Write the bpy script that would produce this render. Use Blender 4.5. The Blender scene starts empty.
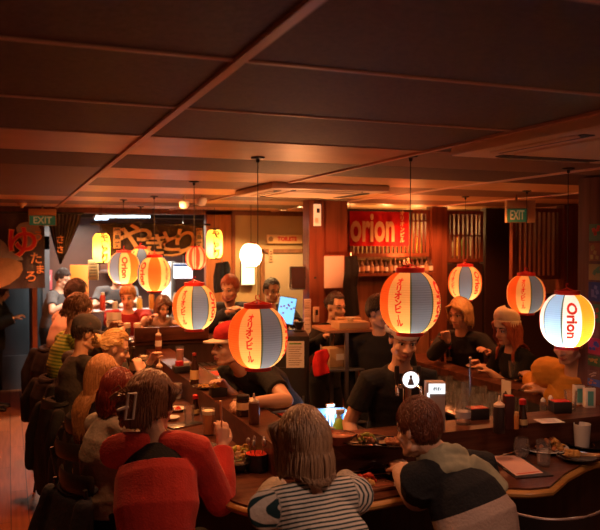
import bpy, bmesh, math, random
import numpy as np
from mathutils import Vector, Matrix, noise as mnoise
random.seed(7); np.random.seed(7)
sc = bpy.context.scene
COL = sc.collection
PI = math.pi
# ------------------------------------------------------------------ camera
CAM = np.array((0.0, 0.0, 2.10)); YAW = math.radians(21.5); PITCH = math.radians(1.45); FPX = 740.0
cam_d = bpy.data.cameras.new('camera'); cam_o = bpy.data.objects.new('camera', cam_d); COL.objects.link(cam_o)
cam_o.location = CAM; cam_o.rotation_euler = (PI/2 - PITCH, 0, -YAW)
cam_d.sensor_fit = 'HORIZONTAL'; cam_d.sensor_width = 36.0; cam_d.lens = 36.0*FPX/600.0
cam_d.clip_start = 0.05; cam_d.dof.use_dof = True; cam_d.dof.focus_distance = 3.9; cam_d.dof.aperture_fstop = 4.0
sc.camera = cam_o
# ------------------------------------------------------------------ world, exposure, room lamps
w = bpy.data.worlds.new('world'); sc.world = w; w.use_nodes = True
bg = w.node_tree.nodes['Background']; bg.inputs[0].default_value = (1.0, 0.38, 0.20, 1); bg.inputs[1].default_value = 0.10
sc.view_settings.view_transform = 'Standard'; sc.view_settings.look = 'None'
sc.view_settings.exposure = 1.1; sc.view_settings.gamma = 1.0; sc.view_settings.use_curve_mapping = False
sc.cycles.max_bounces = 8; sc.cycles.transparent_max_bounces = 12; sc.cycles.sample_clamp_indirect = 4.0
sc.cycles.caustics_reflective = False; sc.cycles.caustics_refractive = False
CEIL = 2.55
def lamp(name, kind, loc, power, color, size=0.1, rot=None, spot=None, blend=0.6):
    d = bpy.data.lights.new(name, kind); d.energy = power; d.color = color
    if kind == 'AREA': d.shape = 'DISK'; d.size = size
    else: d.shadow_soft_size = size
    if kind == 'SPOT': d.spot_size = math.radians(spot or 120); d.spot_blend = blend
    o = bpy.data.objects.new(name, d); COL.objects.link(o); o.location = loc
    if rot is not None: o.rotation_euler = rot
    return o
WARM = (1.0, 0.35, 0.10); RED = (1.0, 0.14, 0.04); AMBER = (1.0, 0.5, 0.16)
# ceiling spots added to light the room, without housings: x, y, watts, colour, cone
DOWN = [(1.00, 4.7, 46, WARM, 150), (0.95, 3.5, 12, (1, .34, .12), 150), (1.35, 6.4, 42, WARM, 150), (2.05, 3.05, 13, (1, .40, .18), 140),
        (3.75, 5.3, 26, (1, .30, .09), 150), (3.95, 3.9, 14, (1, .36, .10), 150), (2.9, 6.0, 13, RED, 150),
        (1.15, 8.1, 50, (1, .45, .16), 150), (0.25, 7.2, 60, (1, .22, .07), 150), (2.55, 8.4, 40, AMBER, 130), (3.25, 8.35, 40, AMBER, 130), (4.2, 6.6, 40, (1, .26, .07), 150),
        (1.25, 1.3, 15, (1, .56, .38), 130), (2.6, 2.1, 17, (1, .52, .34), 130), (0.15, 4.0, 11, (1, .40, .14), 140)]
# upward lamps added to give the ceiling its amber glow
for x, y, z, p, c in ((2.30, 5.86, 1.46, 42, (1, .36, .11)), (3.98, 6.99, 1.91, 14, (1, .24, .06))):
    lamp('added_uplight_lamp', 'SPOT', (x, y, z), p, c, 0.05, (PI, 0, 0), 165, 0.5)
for i, (x, y, p, c, sp) in enumerate(DOWN):
    lamp('ceiling_fill_spot', 'SPOT', (x, y, CEIL-0.035), p, c, 0.06, (0, 0, 0), sp, 0.5)
# ------------------------------------------------------------------ projection helpers: pixels of the photograph to places in the room
_f = np.array((math.sin(YAW)*math.cos(PITCH), math.cos(YAW)*math.cos(PITCH), -math.sin(PITCH)))
_r = np.array((math.cos(YAW), -math.sin(YAW), 0.0)); _u = np.cross(_r, _f)
def ray(px, py): return _f + _r*((px-300)/FPX) - _u*((py-265)/FPX)
def at(px, py, depth): return CAM + ray(px, py)*depth
def on(px, py, h):
    d = ray(px, py); return CAM + d*((h-CAM[2])/d[2])
def on_y(px, py, Y):
    d = ray(px, py); return CAM + d*((Y-CAM[1])/d[1])
def on_x(px, py, X):
    d = ray(px, py); return CAM + d*((X-CAM[0])/d[0])
def proj(p):
    q = np.asarray(p) - CAM; z = q@_f; return (300+FPX*(q@_r)/z, 265-FPX*(q@_u)/z, z)
# ------------------------------------------------------------------ materials
_M = {}
def mat(name, color, rough=0.6, metal=0.0, bump=None, var=None, emit=None, trans=0.0, coat=0.0, ior=1.45, sss=0.0, alpha=1.0, sheen=0.0):
    if name in _M: return _M[name]
    m = bpy.data.materials.new(name); m.use_nodes = True; _M[name] = m
    nt = m.node_tree; b = nt.nodes['Principled BSDF']; I = b.inputs
    I['Base Color'].default_value = (*color, 1); I['Roughness'].default_value = rough; I['Metallic'].default_value = metal
    I['Transmission Weight'].default_value = trans; I['Coat Weight'].default_value = coat; I['IOR'].default_value = ior
    I['Alpha'].default_value = alpha
    if sheen: I['Sheen Weight'].default_value = sheen
    if sss: I['Subsurface Weight'].default_value = sss; I['Subsurface Radius'].default_value = (0.02, 0.008, 0.004)
    if emit: I['Emission Color'].default_value = (*emit[0], 1); I['Emission Strength'].default_value = emit[1]
    tc = nt.nodes.new('ShaderNodeTexCoord')
    if var:      # (scale, second colour, stretch)
        n = nt.nodes.new('ShaderNodeTexNoise'); n.inputs['Scale'].default_value = var[0]; n.inputs['Detail'].default_value = 6
        mp = nt.nodes.new('ShaderNodeMapping'); mp.inputs['Scale'].default_value = var[2] if len(var) > 2 else (1, 1, 1)
        nt.links.new(tc.outputs['Object'], mp.inputs[0]); nt.links.new(mp.outputs[0], n.inputs['Vector'])
        cr = nt.nodes.new('ShaderNodeValToRGB'); cr.color_ramp.elements[0].position = .35; cr.color_ramp.elements[1].position = .68
        cr.color_ramp.elements[0].color = (*color, 1); cr.color_ramp.elements[1].color = (*var[1], 1)
        nt.links.new(n.outputs['Fac'], cr.inputs[0]); nt.links.new(cr.outputs[0], I['Base Color'])
    if bump:     # (scale, strength, stretch)
        n = nt.nodes.new('ShaderNodeTexNoise'); n.inputs['Scale'].default_value = bump[0]; n.inputs['Detail'].default_value = 4
        mp = nt.nodes.new('ShaderNodeMapping'); mp.inputs['Scale'].default_value = bump[2] if len(bump) > 2 else (1, 1, 1)
        nt.links.new(tc.outputs['Object'], mp.inputs[0]); nt.links.new(mp.outputs[0], n.inputs['Vector'])
        bp = nt.nodes.new('ShaderNodeBump'); bp.inputs['Strength'].default_value = bump[1]; bp.inputs['Distance'].default_value = 0.01
        nt.links.new(n.outputs['Fac'], bp.inputs['Height']); nt.links.new(bp.outputs[0], I['Normal'])
    return m
def attr_ramp(m, attr, stops, interp='LINEAR', mul=1.0, fract=False):
    nt = m.node_tree; b = nt.nodes['Principled BSDF']
    a = nt.nodes.new('ShaderNodeAttribute'); a.attribute_name = attr; src = a.outputs['Fac']
    if mul != 1.0 or fract:
        q = nt.nodes.new('ShaderNodeMath'); q.operation = 'MULTIPLY'; q.inputs[1].default_value = mul; nt.links.new(src, q.inputs[0]); src = q.outputs[0]
    if fract:
        q = nt.nodes.new('ShaderNodeMath'); q.operation = 'FRACT'; nt.links.new(src, q.inputs[0]); src = q.outputs[0]
    cr = nt.nodes.new('ShaderNodeValToRGB'); cr.color_ramp.interpolation = interp
    e = cr.color_ramp.elements
    while len(e) < len(stops): e.new(0.5)
    for k, (p, c) in enumerate(stops): e[k].position = p; e[k].color = (*c, 1)
    nt.links.new(src, cr.inputs[0]); nt.links.new(cr.outputs[0], b.inputs['Base Color'])
    return m
def wood(name, c1, c2, rough=0.35, axis=0, scale=3.0, coat=0.0, bump=0.15, spec=None):
    if name in _M: return _M[name]
    st = [1.0, 1.0, 1.0]; st = [9.0]*3; st[axis] = 0.7
    m = mat(name, c1, rough, coat=coat, var=(scale, c2, tuple(st)), bump=(scale*4, bump, tuple(st)))
    if spec is not None: m.node_tree.nodes['Principled BSDF'].inputs['Specular IOR Level'].default_value = spec
    return m
def fabric(name, c, c2=None, rough=0.9, scale=60):
    return mat(name, c, rough, bump=(scale, 0.35), var=(14, c2 or tuple(v*0.8 for v in c)), sheen=0.0)
def thin_glass(name, tint=(1, 1, 1), haze=0.05, gloss=1.0):
    m = bpy.data.materials.new(name); m.use_nodes = True; nt = m.node_tree; nt.nodes.remove(nt.nodes['Principled BSDF']); _M[name] = m
    tr = nt.nodes.new('ShaderNodeBsdfTransparent'); tr.inputs[0].default_value = (*tint, 1); gl = nt.nodes.new('ShaderNodeBsdfGlossy'); gl.inputs['Roughness'].default_value = .06
    df = nt.nodes.new('ShaderNodeBsdfDiffuse'); df.inputs[0].default_value = (.9, .9, .9, 1); lw = nt.nodes.new('ShaderNodeLayerWeight'); lw.inputs[0].default_value = .35
    a = nt.nodes.new('ShaderNodeMixShader'); a.inputs[0].default_value = haze; nt.links.new(tr.outputs[0], a.inputs[1]); nt.links.new(df.outputs[0], a.inputs[2])
    b = nt.nodes.new('ShaderNodeMixShader'); q = nt.nodes.new('ShaderNodeMath'); q.operation = 'MULTIPLY'; q.inputs[1].default_value = .42*gloss; nt.links.new(lw.outputs['Fresnel'], q.inputs[0]); nt.links.new(q.outputs[0], b.inputs[0])
    nt.links.new(a.outputs[0], b.inputs[1]); nt.links.new(gl.outputs[0], b.inputs[2]); nt.links.new(b.outputs[0], nt.nodes['Material Output'].inputs[0]); return m
GLASS = thin_glass('clear_glass')
# ------------------------------------------------------------------ mesh building
def unit(v):
    v = np.asarray(v, float); n = np.linalg.norm(v); return v/n if n > 1e-9 else v
def rotm(axis, deg):
    return np.array(Matrix.Rotation(math.radians(deg), 3, axis))
class MB:
    def __init__(s): s.v = []; s.f = []; s.m = []; s.n = 0; s.attr = {}
    def add(s, V, F, mi=0):
        V = np.asarray(V, float); s.v.append(V)
        for q in F: s.f.append([i+s.n for i in q]); s.m.append(mi)
        s.n += len(V); return s
    def box(s, c, d, R=None, mi=0, bev=0.0):
        d = np.asarray(d, float)/2
        if bev <= 0:
            V = np.array([[x, y, z] for z in (-1, 1) for y in (-1, 1) for x in (-1, 1)])*d
            F = [(0, 2, 3, 1), (4, 5, 7, 6), (0, 1, 5, 4), (2, 6, 7, 3), (0, 4, 6, 2), (1, 3, 7, 5)]
        else:
            b = min(bev, d.min()*0.9); bm = bmesh.new(); bmesh.ops.create_cube(bm, size=2)
            for q in bm.verts: q.co = Vector(q.co[i]*d[i] for i in range(3))
            bmesh.ops.bevel(bm, geom=bm.edges[:]+bm.verts[:], offset=b, segments=2, affect='EDGES', profile=0.5)
            bm.verts.index_update(); V = np.array([q.co[:] for q in bm.verts]); F = [[q.index for q in f.verts] for f in bm.faces]; bm.free()
        if R is not None: V = V@np.asarray(R).T
        return s.add(V+np.asarray(c, float), F, mi)
    def loft(s, pts, rad, side=(1, 0, 0), n=12, mi=0, round_caps=True, closed_ends=True):
        pts = [np.asarray(p, float) for p in pts]; rings = []; side = np.asarray(side, float)
        rad = [(r, r) if np.isscalar(r) else r for r in rad]
        T = []
        for i in range(len(pts)):
            a = pts[max(i-1, 0)]; b = pts[min(i+1, len(pts)-1)]; T.append(unit(b-a))
        def ring(p, t, rx, ry):
            u = side - t*(side@t)
            if np.linalg.norm(u) < 1e-3: u = np.array((0, 1, 0.01)) - t*(np.array((0, 1, 0.01))@t)
            u = unit(u); q = np.cross(t, u)
            return [p + u*rx*math.cos(2*PI*k/n) + q*ry*math.sin(2*PI*k/n) for k in range(n)]
        if round_caps:
            rx, ry = rad[0]; h = min(rx, ry)
            for a in (75, 50, 25): rings.append(ring(pts[0]-T[0]*h*math.sin(math.radians(a)), T[0], rx*math.cos(math.radians(a)), ry*math.cos(math.radians(a))))
        for p, t, (rx, ry) in zip(pts, T, rad): rings.append(ring(p, t, rx, ry))
        if round_caps:
            rx, ry = rad[-1]; h = min(rx, ry)
            for a in (25, 50, 75): rings.append(ring(pts[-1]+T[-1]*h*math.sin(math.radians(a)), T[-1], rx*math.cos(math.radians(a)), ry*math.cos(math.radians(a))))
        V = [p for r in rings for p in r]; F = []
        for i in range(len(rings)-1):
            for k in range(n):
                a = i*n+k; b = i*n+(k+1) % n; F.append((a, b, b+n, a+n))
        if closed_ends:
            F.append(tuple(reversed(range(n)))); L = (len(rings)-1)*n; F.append(tuple(range(L, L+n)))
        return s.add(V, F, mi)
    def tube(s, pts, r, n=8, mi=0):
        pts = [np.asarray(p, float) for p in pts]
        t = unit(pts[-1]-pts[0]); sd = (1, 0, 0) if abs(t[0]) < 0.8 else (0, 1, 0)
        return s.loft(pts, [r]*len(pts) if np.isscalar(r) else r, sd, n, mi, round_caps=False)
    def ball(s, c, r, R=None, n=12, mi=0, m=8):
        r = (r, r, r) if np.isscalar(r) else r; V = [(0, 0, -1)]; F = []
        for i in range(1, m):
            a = PI*i/m - PI/2
            for k in range(n): V.append((math.cos(a)*math.cos(2*PI*k/n), math.cos(a)*math.sin(2*PI*k/n), math.sin(a)))
        V.append((0, 0, 1)); V = np.array(V)*np.asarray(r)
        for k in range(n): F.append((0, 1+(k+1) % n, 1+k))
        for i in range(m-2):
            for k in range(n): a = 1+i*n+k; b = 1+i*n+(k+1) % n; F.append((a, b, b+n, a+n))
        L = len(V)-1
        for k in range(n): F.append((L, L-n+k, L-n+(k+1) % n))
        if R is not None: V = V@np.asarray(R).T
        return s.add(V+np.asarray(c, float), F, mi)
    def lathe(s, prof, c=(0, 0, 0), n=20, mi=0, R=None, mfun=None):
        V = []; F = []; ms = []
        for r, z in prof:
            for k in range(n): V.append((r*math.cos(2*PI*k/n), r*math.sin(2*PI*k/n), z))
        for i in range(len(prof)-1):
            for k in range(n): a = i*n+k; b = i*n+(k+1) % n; F.append((a, b, b+n, a+n))
        if prof[0][0] > 1e-6: F.append(tuple(reversed(range(n))))
        if prof[-1][0] > 1e-6: L = (len(prof)-1)*n; F.append(tuple(range(L, L+n)))
        V = np.array(V)
        if R is not None: V = V@np.asarray(R).T
        return s.add(V+np.asarray(c, float), F, mi)
    def prism(s, outline, z0, z1, mi=0):
        n = len(outline); V = [(x, y, z0) for x, y in outline]+[(x, y, z1) for x, y in outline]
        F = [tuple(reversed(range(n))), tuple(range(n, 2*n))]+[(k, (k+1) % n, n+(k+1) % n, n+k) for k in range(n)]
        return s.add(V, F, mi)
    def strip(s, A, B, z0, z1, mi=0):
        n = len(A); V = [(x, y, z0) for x, y in A]+[(x, y, z0) for x, y in B]+[(x, y, z1) for x, y in A]+[(x, y, z1) for x, y in B]; F = []
        for k in range(n-1):
            F += [(k, k+1, n+k+1, n+k), (2*n+k, 3*n+k, 3*n+k+1, 2*n+k+1), (k, 2*n+k, 2*n+k+1, k+1), (n+k, n+k+1, 3*n+k+1, 3*n+k)]
        F += [(0, n, 3*n, 2*n), (n-1, 3*n-1, 4*n-1, 2*n-1)]
        return s.add(V, F, mi)
    def mesh(s, name, mats, smooth=40):
        me = bpy.data.meshes.new(name)
        me.from_pydata(np.concatenate(s.v).tolist() if s.v else [], [], s.f)
        for m in (mats if isinstance(mats, (list, tuple)) else [mats]): me.materials.append(m)
        if any(s.m): me.polygons.foreach_set('material_index', s.m)
        bm = bmesh.new(); bm.from_mesh(me); bmesh.ops.recalc_face_normals(bm, faces=bm.faces[:]); bm.to_mesh(me); bm.free()
        if smooth:
            me.shade_smooth()
            try: me.set_sharp_from_angle(angle=math.radians(smooth))
            except Exception: pass
        me.update(); return me
    def build(s, name, mats, parent=None, loc=None, rz=None, smooth=40):
        return link(name, s.mesh(name, mats, smooth), parent, loc, rz)
def link(name, me, parent=None, loc=None, rz=None):
    o = bpy.data.objects.new(name, me); COL.objects.link(o)
    if parent is not None: o.parent = parent
    if loc is not None: o.location = loc
    if rz is not None: o.rotation_euler = (0, 0, rz)
    return o
def tag(o, label=None, cat=None, group=None, kind=None):
    if label: o['label'] = label
    if cat: o['category'] = cat
    if group: o['group'] = group
    if kind: o['kind'] = kind
    return o
def thing(name, label, cat, loc=(0, 0, 0), rz=0.0, group=None):
    o = bpy.data.objects.new(name, None); COL.objects.link(o); o.location = loc; o.rotation_euler = (0, 0, rz); o.empty_display_size = 0.1
    return tag(o, label, cat, group)
def struct(o): o['kind'] = 'structure'; return o
def dup(root, loc=None, rz=None, label=None, group=None):
    def cp(o, par):
        c = o.copy(); COL.objects.link(c)
        if par is not None: c.parent = par
        for ch in list(o.children): cp(ch, c)
        return c
    r = cp(root, None)
    if loc is not None: r.location = loc
    if rz is not None: r.rotation_euler = (0, 0, rz)
    if label: r['label'] = label
    if group: r['group'] = group
    return r
def fuse(mb, voxel, smooth_it=3, name='body'):
    """one closed surface out of overlapping closed pieces"""
    me = mb.mesh('tmp', [], 0); o = bpy.data.objects.new('tmp', me); COL.objects.link(o)
    r = o.modifiers.new('r', 'REMESH'); r.mode = 'VOXEL'; r.voxel_size = voxel
    s = o.modifiers.new('s', 'SMOOTH'); s.factor = 0.5; s.iterations = smooth_it
    dg = bpy.context.evaluated_depsgraph_get(); dg.update()
    out = bpy.data.meshes.new_from_object(o.evaluated_get(dg)); out.name = name
    bpy.data.objects.remove(o); bpy.data.meshes.remove(me); out.shade_smooth(); return out
def text_mesh(body, size, depth=0.0, align='CENTER', shear=0.0, bold=0.0, res=3):
    cu = bpy.data.curves.new('t', 'FONT'); cu.body = body; cu.size = size; cu.align_x = align; cu.align_y = 'CENTER'
    cu.extrude = depth; cu.shear = shear; cu.resolution_u = res; cu.offset = bold
    o = bpy.data.objects.new('t', cu); COL.objects.link(o)
    dg = bpy.context.evaluated_depsgraph_get(); dg.update()
    me = bpy.data.meshes.new_from_object(o.evaluated_get(dg)); bpy.data.objects.remove(o)
    V = np.array([v.co[:] for v in me.vertices]).reshape(-1, 3); F = [list(p.vertices) for p in me.polygons]; bpy.data.meshes.remove(me)
    return V, F
def put_text(mb, body, size, origin, xdir, ydir, mi=0, sx=1.0, bold=0.0, lift=0.0015, rot=0.0, shear=0.0):
    """flat lettering on a surface spanned by xdir, ydir"""
    V, F = text_mesh(body, size, 0.0, shear=shear, bold=bold)
    if len(V) == 0: return
    if rot:
        c, s_ = math.cos(rot), math.sin(rot); V = V@np.array(((c, s_, 0), (-s_, c, 0), (0, 0, 1)))
    X = unit(xdir); Y = unit(ydir); N = np.cross(X, Y)
    mb.add(np.asarray(origin)+np.outer(V[:, 0]*sx, X)+np.outer(V[:, 1], Y)+N*lift, F, mi)
# ------------------------------------------------------------------ surfaces of the room
BLACKCLOTH = fabric('black_cloth', (0.008, 0.0075, 0.008)); mat('black_leather', (0.02, 0.018, 0.016), 0.35)
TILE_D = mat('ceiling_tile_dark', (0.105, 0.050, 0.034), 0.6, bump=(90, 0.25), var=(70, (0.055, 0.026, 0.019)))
TILE_L = mat('ceiling_tile_lit', (0.74, 0.40, 0.17), 0.36, bump=(220, 0.08), var=(5, (0.62, 0.32, 0.13)))  # grazing light on the ceiling, put into the tile colour
TILE_M = mat('ceiling_tile_half_lit', (0.24, 0.115, 0.06), 0.5, bump=(220, 0.10), var=(160, (0.12, 0.06, 0.04)))
TEE = mat('ceiling_tee', (0.72, 0.46, 0.34), 0.4)
DARKWOOD = wood('dark_wood', (0.060, 0.020, 0.012), (0.12, 0.042, 0.022), 0.3, axis=1, coat=0.3)
DARKWOODX = wood('dark_wood_x', (0.060, 0.020, 0.012), (0.13, 0.045, 0.024), 0.30, axis=0, spec=.22)
REDWOOD = wood('red_wood', (0.135, 0.036, 0.017), (0.21, 0.063, 0.028), 0.45, axis=2)
BROWNWOOD = wood('brown_wood', (0.16, 0.07, 0.035), (0.27, 0.12, 0.06), 0.5, axis=2)
COLWOOD = wood('column_wood', (0.12, 0.045, 0.035), (0.20, 0.08, 0.06), 0.5, axis=2)
EDGEWOOD = wood('live_edge_wood', (0.40, 0.19, 0.055), (0.54, 0.28, 0.08), 0.35, axis=0, coat=0.3)
PANEL = wood('bar_front_panel', (0.035, 0.014, 0.010), (0.06, 0.024, 0.016), 0.5, axis=2)
CREAMWALL = mat('cream_wall', (0.52, 0.40, 0.22), 0.75, var=(2.5, (0.44, 0.33, 0.18)), bump=(60, .05))
BLACKPAINT = mat('black_paint', (0.016, 0.014, 0.014), 0.5)
STEEL = mat('steel', (0.55, 0.55, 0.56), 0.28, metal=1.0, bump=(8, .04, (1, 30, 1)))
CHROME = mat('chrome', (0.75, 0.74, 0.72), 0.10, metal=1.0)
BLACKPLASTIC = mat('black_plastic', (0.022, 0.020, 0.020), 0.35)
WHITEPLASTIC = mat('white_plastic', (0.75, 0.72, 0.68), 0.4)
REDPLASTIC = mat('red_plastic', (0.55, 0.02, 0.015), 0.35)
PAPER = mat('white_paper', (0.80, 0.76, 0.70), 0.8)
CARD = mat('cardboard', (0.52, 0.33, 0.17), 0.8)
CERAMIC = mat('white_ceramic', (0.80, 0.78, 0.74), 0.2, coat=.4)
REDINK = mat('red_ink', (0.62, 0.02, 0.015), 0.6); DARKINK = mat('dark_ink', (0.03, 0.02, 0.02), 0.7); BROWNINK = mat('brown_ink', (0.22, 0.10, 0.04), 0.7)
# floor of narrow boards
def floor_mat():
    m = mat('floor_boards', (0.22, 0.085, 0.045), 0.48); nt = m.node_tree; b = nt.nodes['Principled BSDF']
    tc = nt.nodes.new('ShaderNodeTexCoord'); mp = nt.nodes.new('ShaderNodeMapping'); mp.inputs['Rotation'].default_value = (0, 0, PI/2)
    br = nt.nodes.new('ShaderNodeTexBrick'); br.inputs['Scale'].default_value = 1.0; br.inputs['Brick Width'].default_value = 1.5; br.inputs['Row Height'].default_value = 0.13
    br.inputs['Mortar Size'].default_value = 0.003; br.inputs['Color1'].default_value = (0.50, 0.16, 0.055, 1); br.inputs['Color2'].default_value = (0.36, 0.11, 0.038, 1); br.inputs['Mortar'].default_value = (0.03, 0.012, 0.008, 1)
    nt.links.new(tc.outputs['Object'], mp.inputs[0]); nt.links.new(mp.outputs[0], br.inputs['Vector'])
    n = nt.nodes.new('ShaderNodeTexNoise'); n.inputs['Scale'].default_value = 3; mp2 = nt.nodes.new('ShaderNodeMapping'); mp2.inputs['Scale'].default_value = (14, .8, 1)
    nt.links.new(tc.outputs['Object'], mp2.inputs[0]); nt.links.new(mp2.outputs[0], n.inputs['Vector'])
    mx = nt.nodes.new('ShaderNodeMix'); mx.data_type = 'RGBA'; mx.blend_type = 'MULTIPLY'; mx.inputs[0].default_value = .6
    nt.links.new(br.outputs['Color'], mx.inputs[6]); nt.links.new(n.outputs['Fac'], mx.inputs[7]); nt.links.new(mx.outputs[2], b.inputs['Base Color'])
    return m
struct(MB().box((2.0, 5.5, -.05), (9.0, 16.0, .1)).build('floor', floor_mat(), smooth=0))
# ceiling: tiles between tees; light on the brighter rows is painted in
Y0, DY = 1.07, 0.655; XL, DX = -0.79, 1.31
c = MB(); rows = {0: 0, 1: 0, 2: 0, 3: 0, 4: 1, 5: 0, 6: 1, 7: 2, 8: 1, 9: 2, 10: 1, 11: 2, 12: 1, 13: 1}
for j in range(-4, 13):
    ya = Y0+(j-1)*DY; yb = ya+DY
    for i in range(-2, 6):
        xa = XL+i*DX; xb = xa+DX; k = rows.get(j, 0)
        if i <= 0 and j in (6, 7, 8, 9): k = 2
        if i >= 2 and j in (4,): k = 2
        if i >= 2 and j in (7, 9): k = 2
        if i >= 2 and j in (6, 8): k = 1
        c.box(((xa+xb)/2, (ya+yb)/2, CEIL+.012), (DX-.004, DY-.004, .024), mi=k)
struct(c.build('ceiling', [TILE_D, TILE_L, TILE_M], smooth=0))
t = MB()
for i in range(-2, 7): t.box((XL+i*DX, 4.0, CEIL-.004), (.026, 12.5, .014))
for j in range(-4, 14):
    if j <= 4: t.box((2.0, Y0+(j-1)*DY, CEIL-.001), (9.0, .014 if j < 5 else .006, .008))
struct(t.build('trim_1', TEE, smooth=0))
struct(MB().box((2.0, 5.5, CEIL+.08), (9.0, 16.0, .1)).build('ceiling_slab', BLACKPAINT, smooth=0))
# walls
struct(MB().box((-2.45, 5.5, 1.27), (.1, 16, 2.54)).build('wall_left', BROWNWOOD, smooth=0))
struct(MB().box((6.45, 5.5, 1.27), (.1, 16, 2.54)).build('wall_right', REDWOOD, smooth=0))
struct(MB().box((2.0, 12.6, 1.27), (9, .1, 2.54)).build('wall_back', mat('kitchen_wall', (.12, .10, .10), .5), smooth=0))
# beam over the mouth of the kitchen and the aisle
YB = 8.95
struct(MB().box((.60, YB+.10, 2.52), (6.0, .2, .06)).build('trim_2', REDWOOD, smooth=0))
# wall right of the kitchen: a wood pier, then a cream wall with the toilet sign
xk = on_y(206, 240, YB)[0]; xw = on_y(233, 240, YB)[0]; xt = on_y(312, 240, YB)[0]
struct(MB().box(((xk+xw)/2, YB+.05, 1.27), (xw-xk, .1, 2.54)).build('wall_pier', wood('pier_wood', (.26, .085, .03), (.40, .15, .055), .5, axis=2), smooth=0))
struct(MB().box(((xw+4.6)/2, YB+.06, 1.27), (4.6-xw, .1, 2.54)).build('wall_toilets', CREAMWALL, smooth=0))
struct(MB().box((xw, YB-.01, 1.27), (.04, .05, 2.54)).build('trim_3', REDWOOD, smooth=0))
struct(MB().box((5.4, YB+.06, 1.27), (1.8, .1, 2.54)).build('wall_far_right', REDWOOD, smooth=0))
# toilet door
xa = on_y(264, 270, YB)[0]; xb = on_y(304, 270, YB)[0]
d = MB().box(((xa+xb)/2, YB-.01, 1.0), (xb-xa, .05, 2.0)); dr = struct(d.build('door_1', mat('door_grey', (.40, .33, .24), .6), smooth=0))
MB().box((xa+.07, YB-.055, 1.0), (.02, .03, .14)).build('door_handle', STEEL, dr)
m = MB()
for x in (xa-.03, xb+.03): m.box((x, YB-.01, 1.02), (.05, .07, 2.06))
m.box(((xa+xb)/2, YB-.01, 2.04), (xb-xa+.11, .07, .05)); struct(m.build('trim_4', BROWNWOOD, smooth=0))
# far left: the doorway out with a lit pane
xa = on_y(-6, 320, 11.6)[0]; xb = on_y(50, 320, 11.6)[0]
d = MB()
d.box(((xa+xb)/2, 11.6, .25), (xb-xa, .06, .5)).box(((xa+xb)/2, 11.6, 2.15), (xb-xa, .06, .2)).box((xa+.05, 11.6, 1.2), (.1, .06, 2.4)).box((xb-.05, 11.6, 1.2), (.1, .06, 2.4))
dr = struct(d.build('door_2', mat('door_frame_grey', (.10, .11, .13), .4), smooth=0))
MB().box(((xa+xb)/2, 11.6, 1.28), (xb-xa-.2, .012, 1.58)).build('pane', mat('door_glass', (.05, .07, .09), .1), dr, smooth=0)
struct(MB().box((.30, 10.6, 1.2), (.06, 1.6, 2.4)).build('wall_passage', mat('passage_panel', (.32, .10, .035), .5), smooth=0))
# ------------------------------------------------------------------ partition of the back right: lattice screens between red posts
YP = 7.15
xs = [on_y(p, 240, YP)[0] for p in (346, 436, 482, 509, 562)]
def screen(name, label, x0, x1, z0, z1, nb, y, m, rails, br=.022):
    r = thing(name, label, 'screen', (0, 0, 0)); f = MB()
    for x in (x0+.02, x1-.02): f.box((x, y, (z0+z1)/2), (.04, .05, z1-z0))
    for z in (z0+.02, z1-.02): f.box(((x0+x1)/2, y, z), (x1-x0-.08, .05, .04))
    f.build('frame', m, r, smooth=0)
    for k in range(nb):
        x = x0+.04+(x1-x0-.08)*(k+.5)/nb; MB().box((x, y, (z0+z1)/2), (br, .03, z1-z0-.08)).build('bar', m, r, smooth=0)
    for z in rails: MB().box(((x0+x1)/2, y-.018, z), (x1-x0-.08, .015, .02)).build('rail', m, r, smooth=0)
    return r
zt = 2.50
screen('lattice_screen', 'red-brown lattice screen partly behind the red ORION banner', xs[0], xs[1]-.10, 1.985, zt, 18, YP, REDWOOD, (2.38,))
screen('lattice_screen', 'red-brown lattice screen just right of the thick red post', xs[1]+.12, xs[2], 1.92, zt, 7, YP, REDWOOD, (2.22,))
struct(MB().box((xs[1]+.01, YP, 1.27), (.20, .12, 2.54)).build('post_1', REDWOOD, smooth=0))
struct(MB().box(((xs[2]+xs[3])/2+.06, YP+.02, 1.27), (xs[3]-xs[2]+.06, .10, 2.54)).build('wall_partition_dark', mat('dark_panel', (.035, .014, .012), .6), smooth=0))
struct(MB().box(((xs[0]+xs[1]-.1)/2, YP+.02, .90), (xs[1]-.1-xs[0], .08, 1.79)).build('wall_partition', BROWNWOOD, smooth=0))
struct(MB().box(((xs[1]+.1+xs[2])/2, YP+.02, .95), (xs[2]-xs[1]-.1, .08, 1.9)).build('wall_partition_right', mat('dark_panel', (.035, .014, .012), .6), smooth=0))
struct(MB().box(((xs[0]+xs[1]-.1)/2, YP-.08, 1.80), (xs[1]-.1-xs[0], .18, .03)).build('trim_5', REDWOOD, smooth=0))
# right bay: taller screen and a door post
YR = 6.35
xr = [on_y(p, 240, YR)[0] for p in (511, 560, 575, 600)]
screen('lattice_screen', 'dark red screen of tall thin bars below the green exit sign', xr[0], xr[1], 1.75, 2.50, 9, YR, REDWOOD, ())
struct(MB().box(((xr[1]+xr[2])/2, YR, 1.27), (xr[2]-xr[1], .12, 2.54)).build('post_2', REDWOOD, smooth=0))
struct(MB().box(((xr[0]+xr[1])/2, YR, .80), (xr[1]-xr[0], .10, 1.6)).build('wall_bay', mat('dark_panel', (.035, .014, .012), .6), smooth=0))
struct(MB().box(((xr[2]+6.4)/2, YR, 2.22), (6.4-xr[2], .06, .04)).build('trim_6', REDWOOD, smooth=0))
struct(MB().box(((xr[2]+6.4)/2, YR, .8), (6.4-xr[2], .10, 1.6)).build('wall_bay_right', BROWNWOOD, smooth=0))
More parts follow.
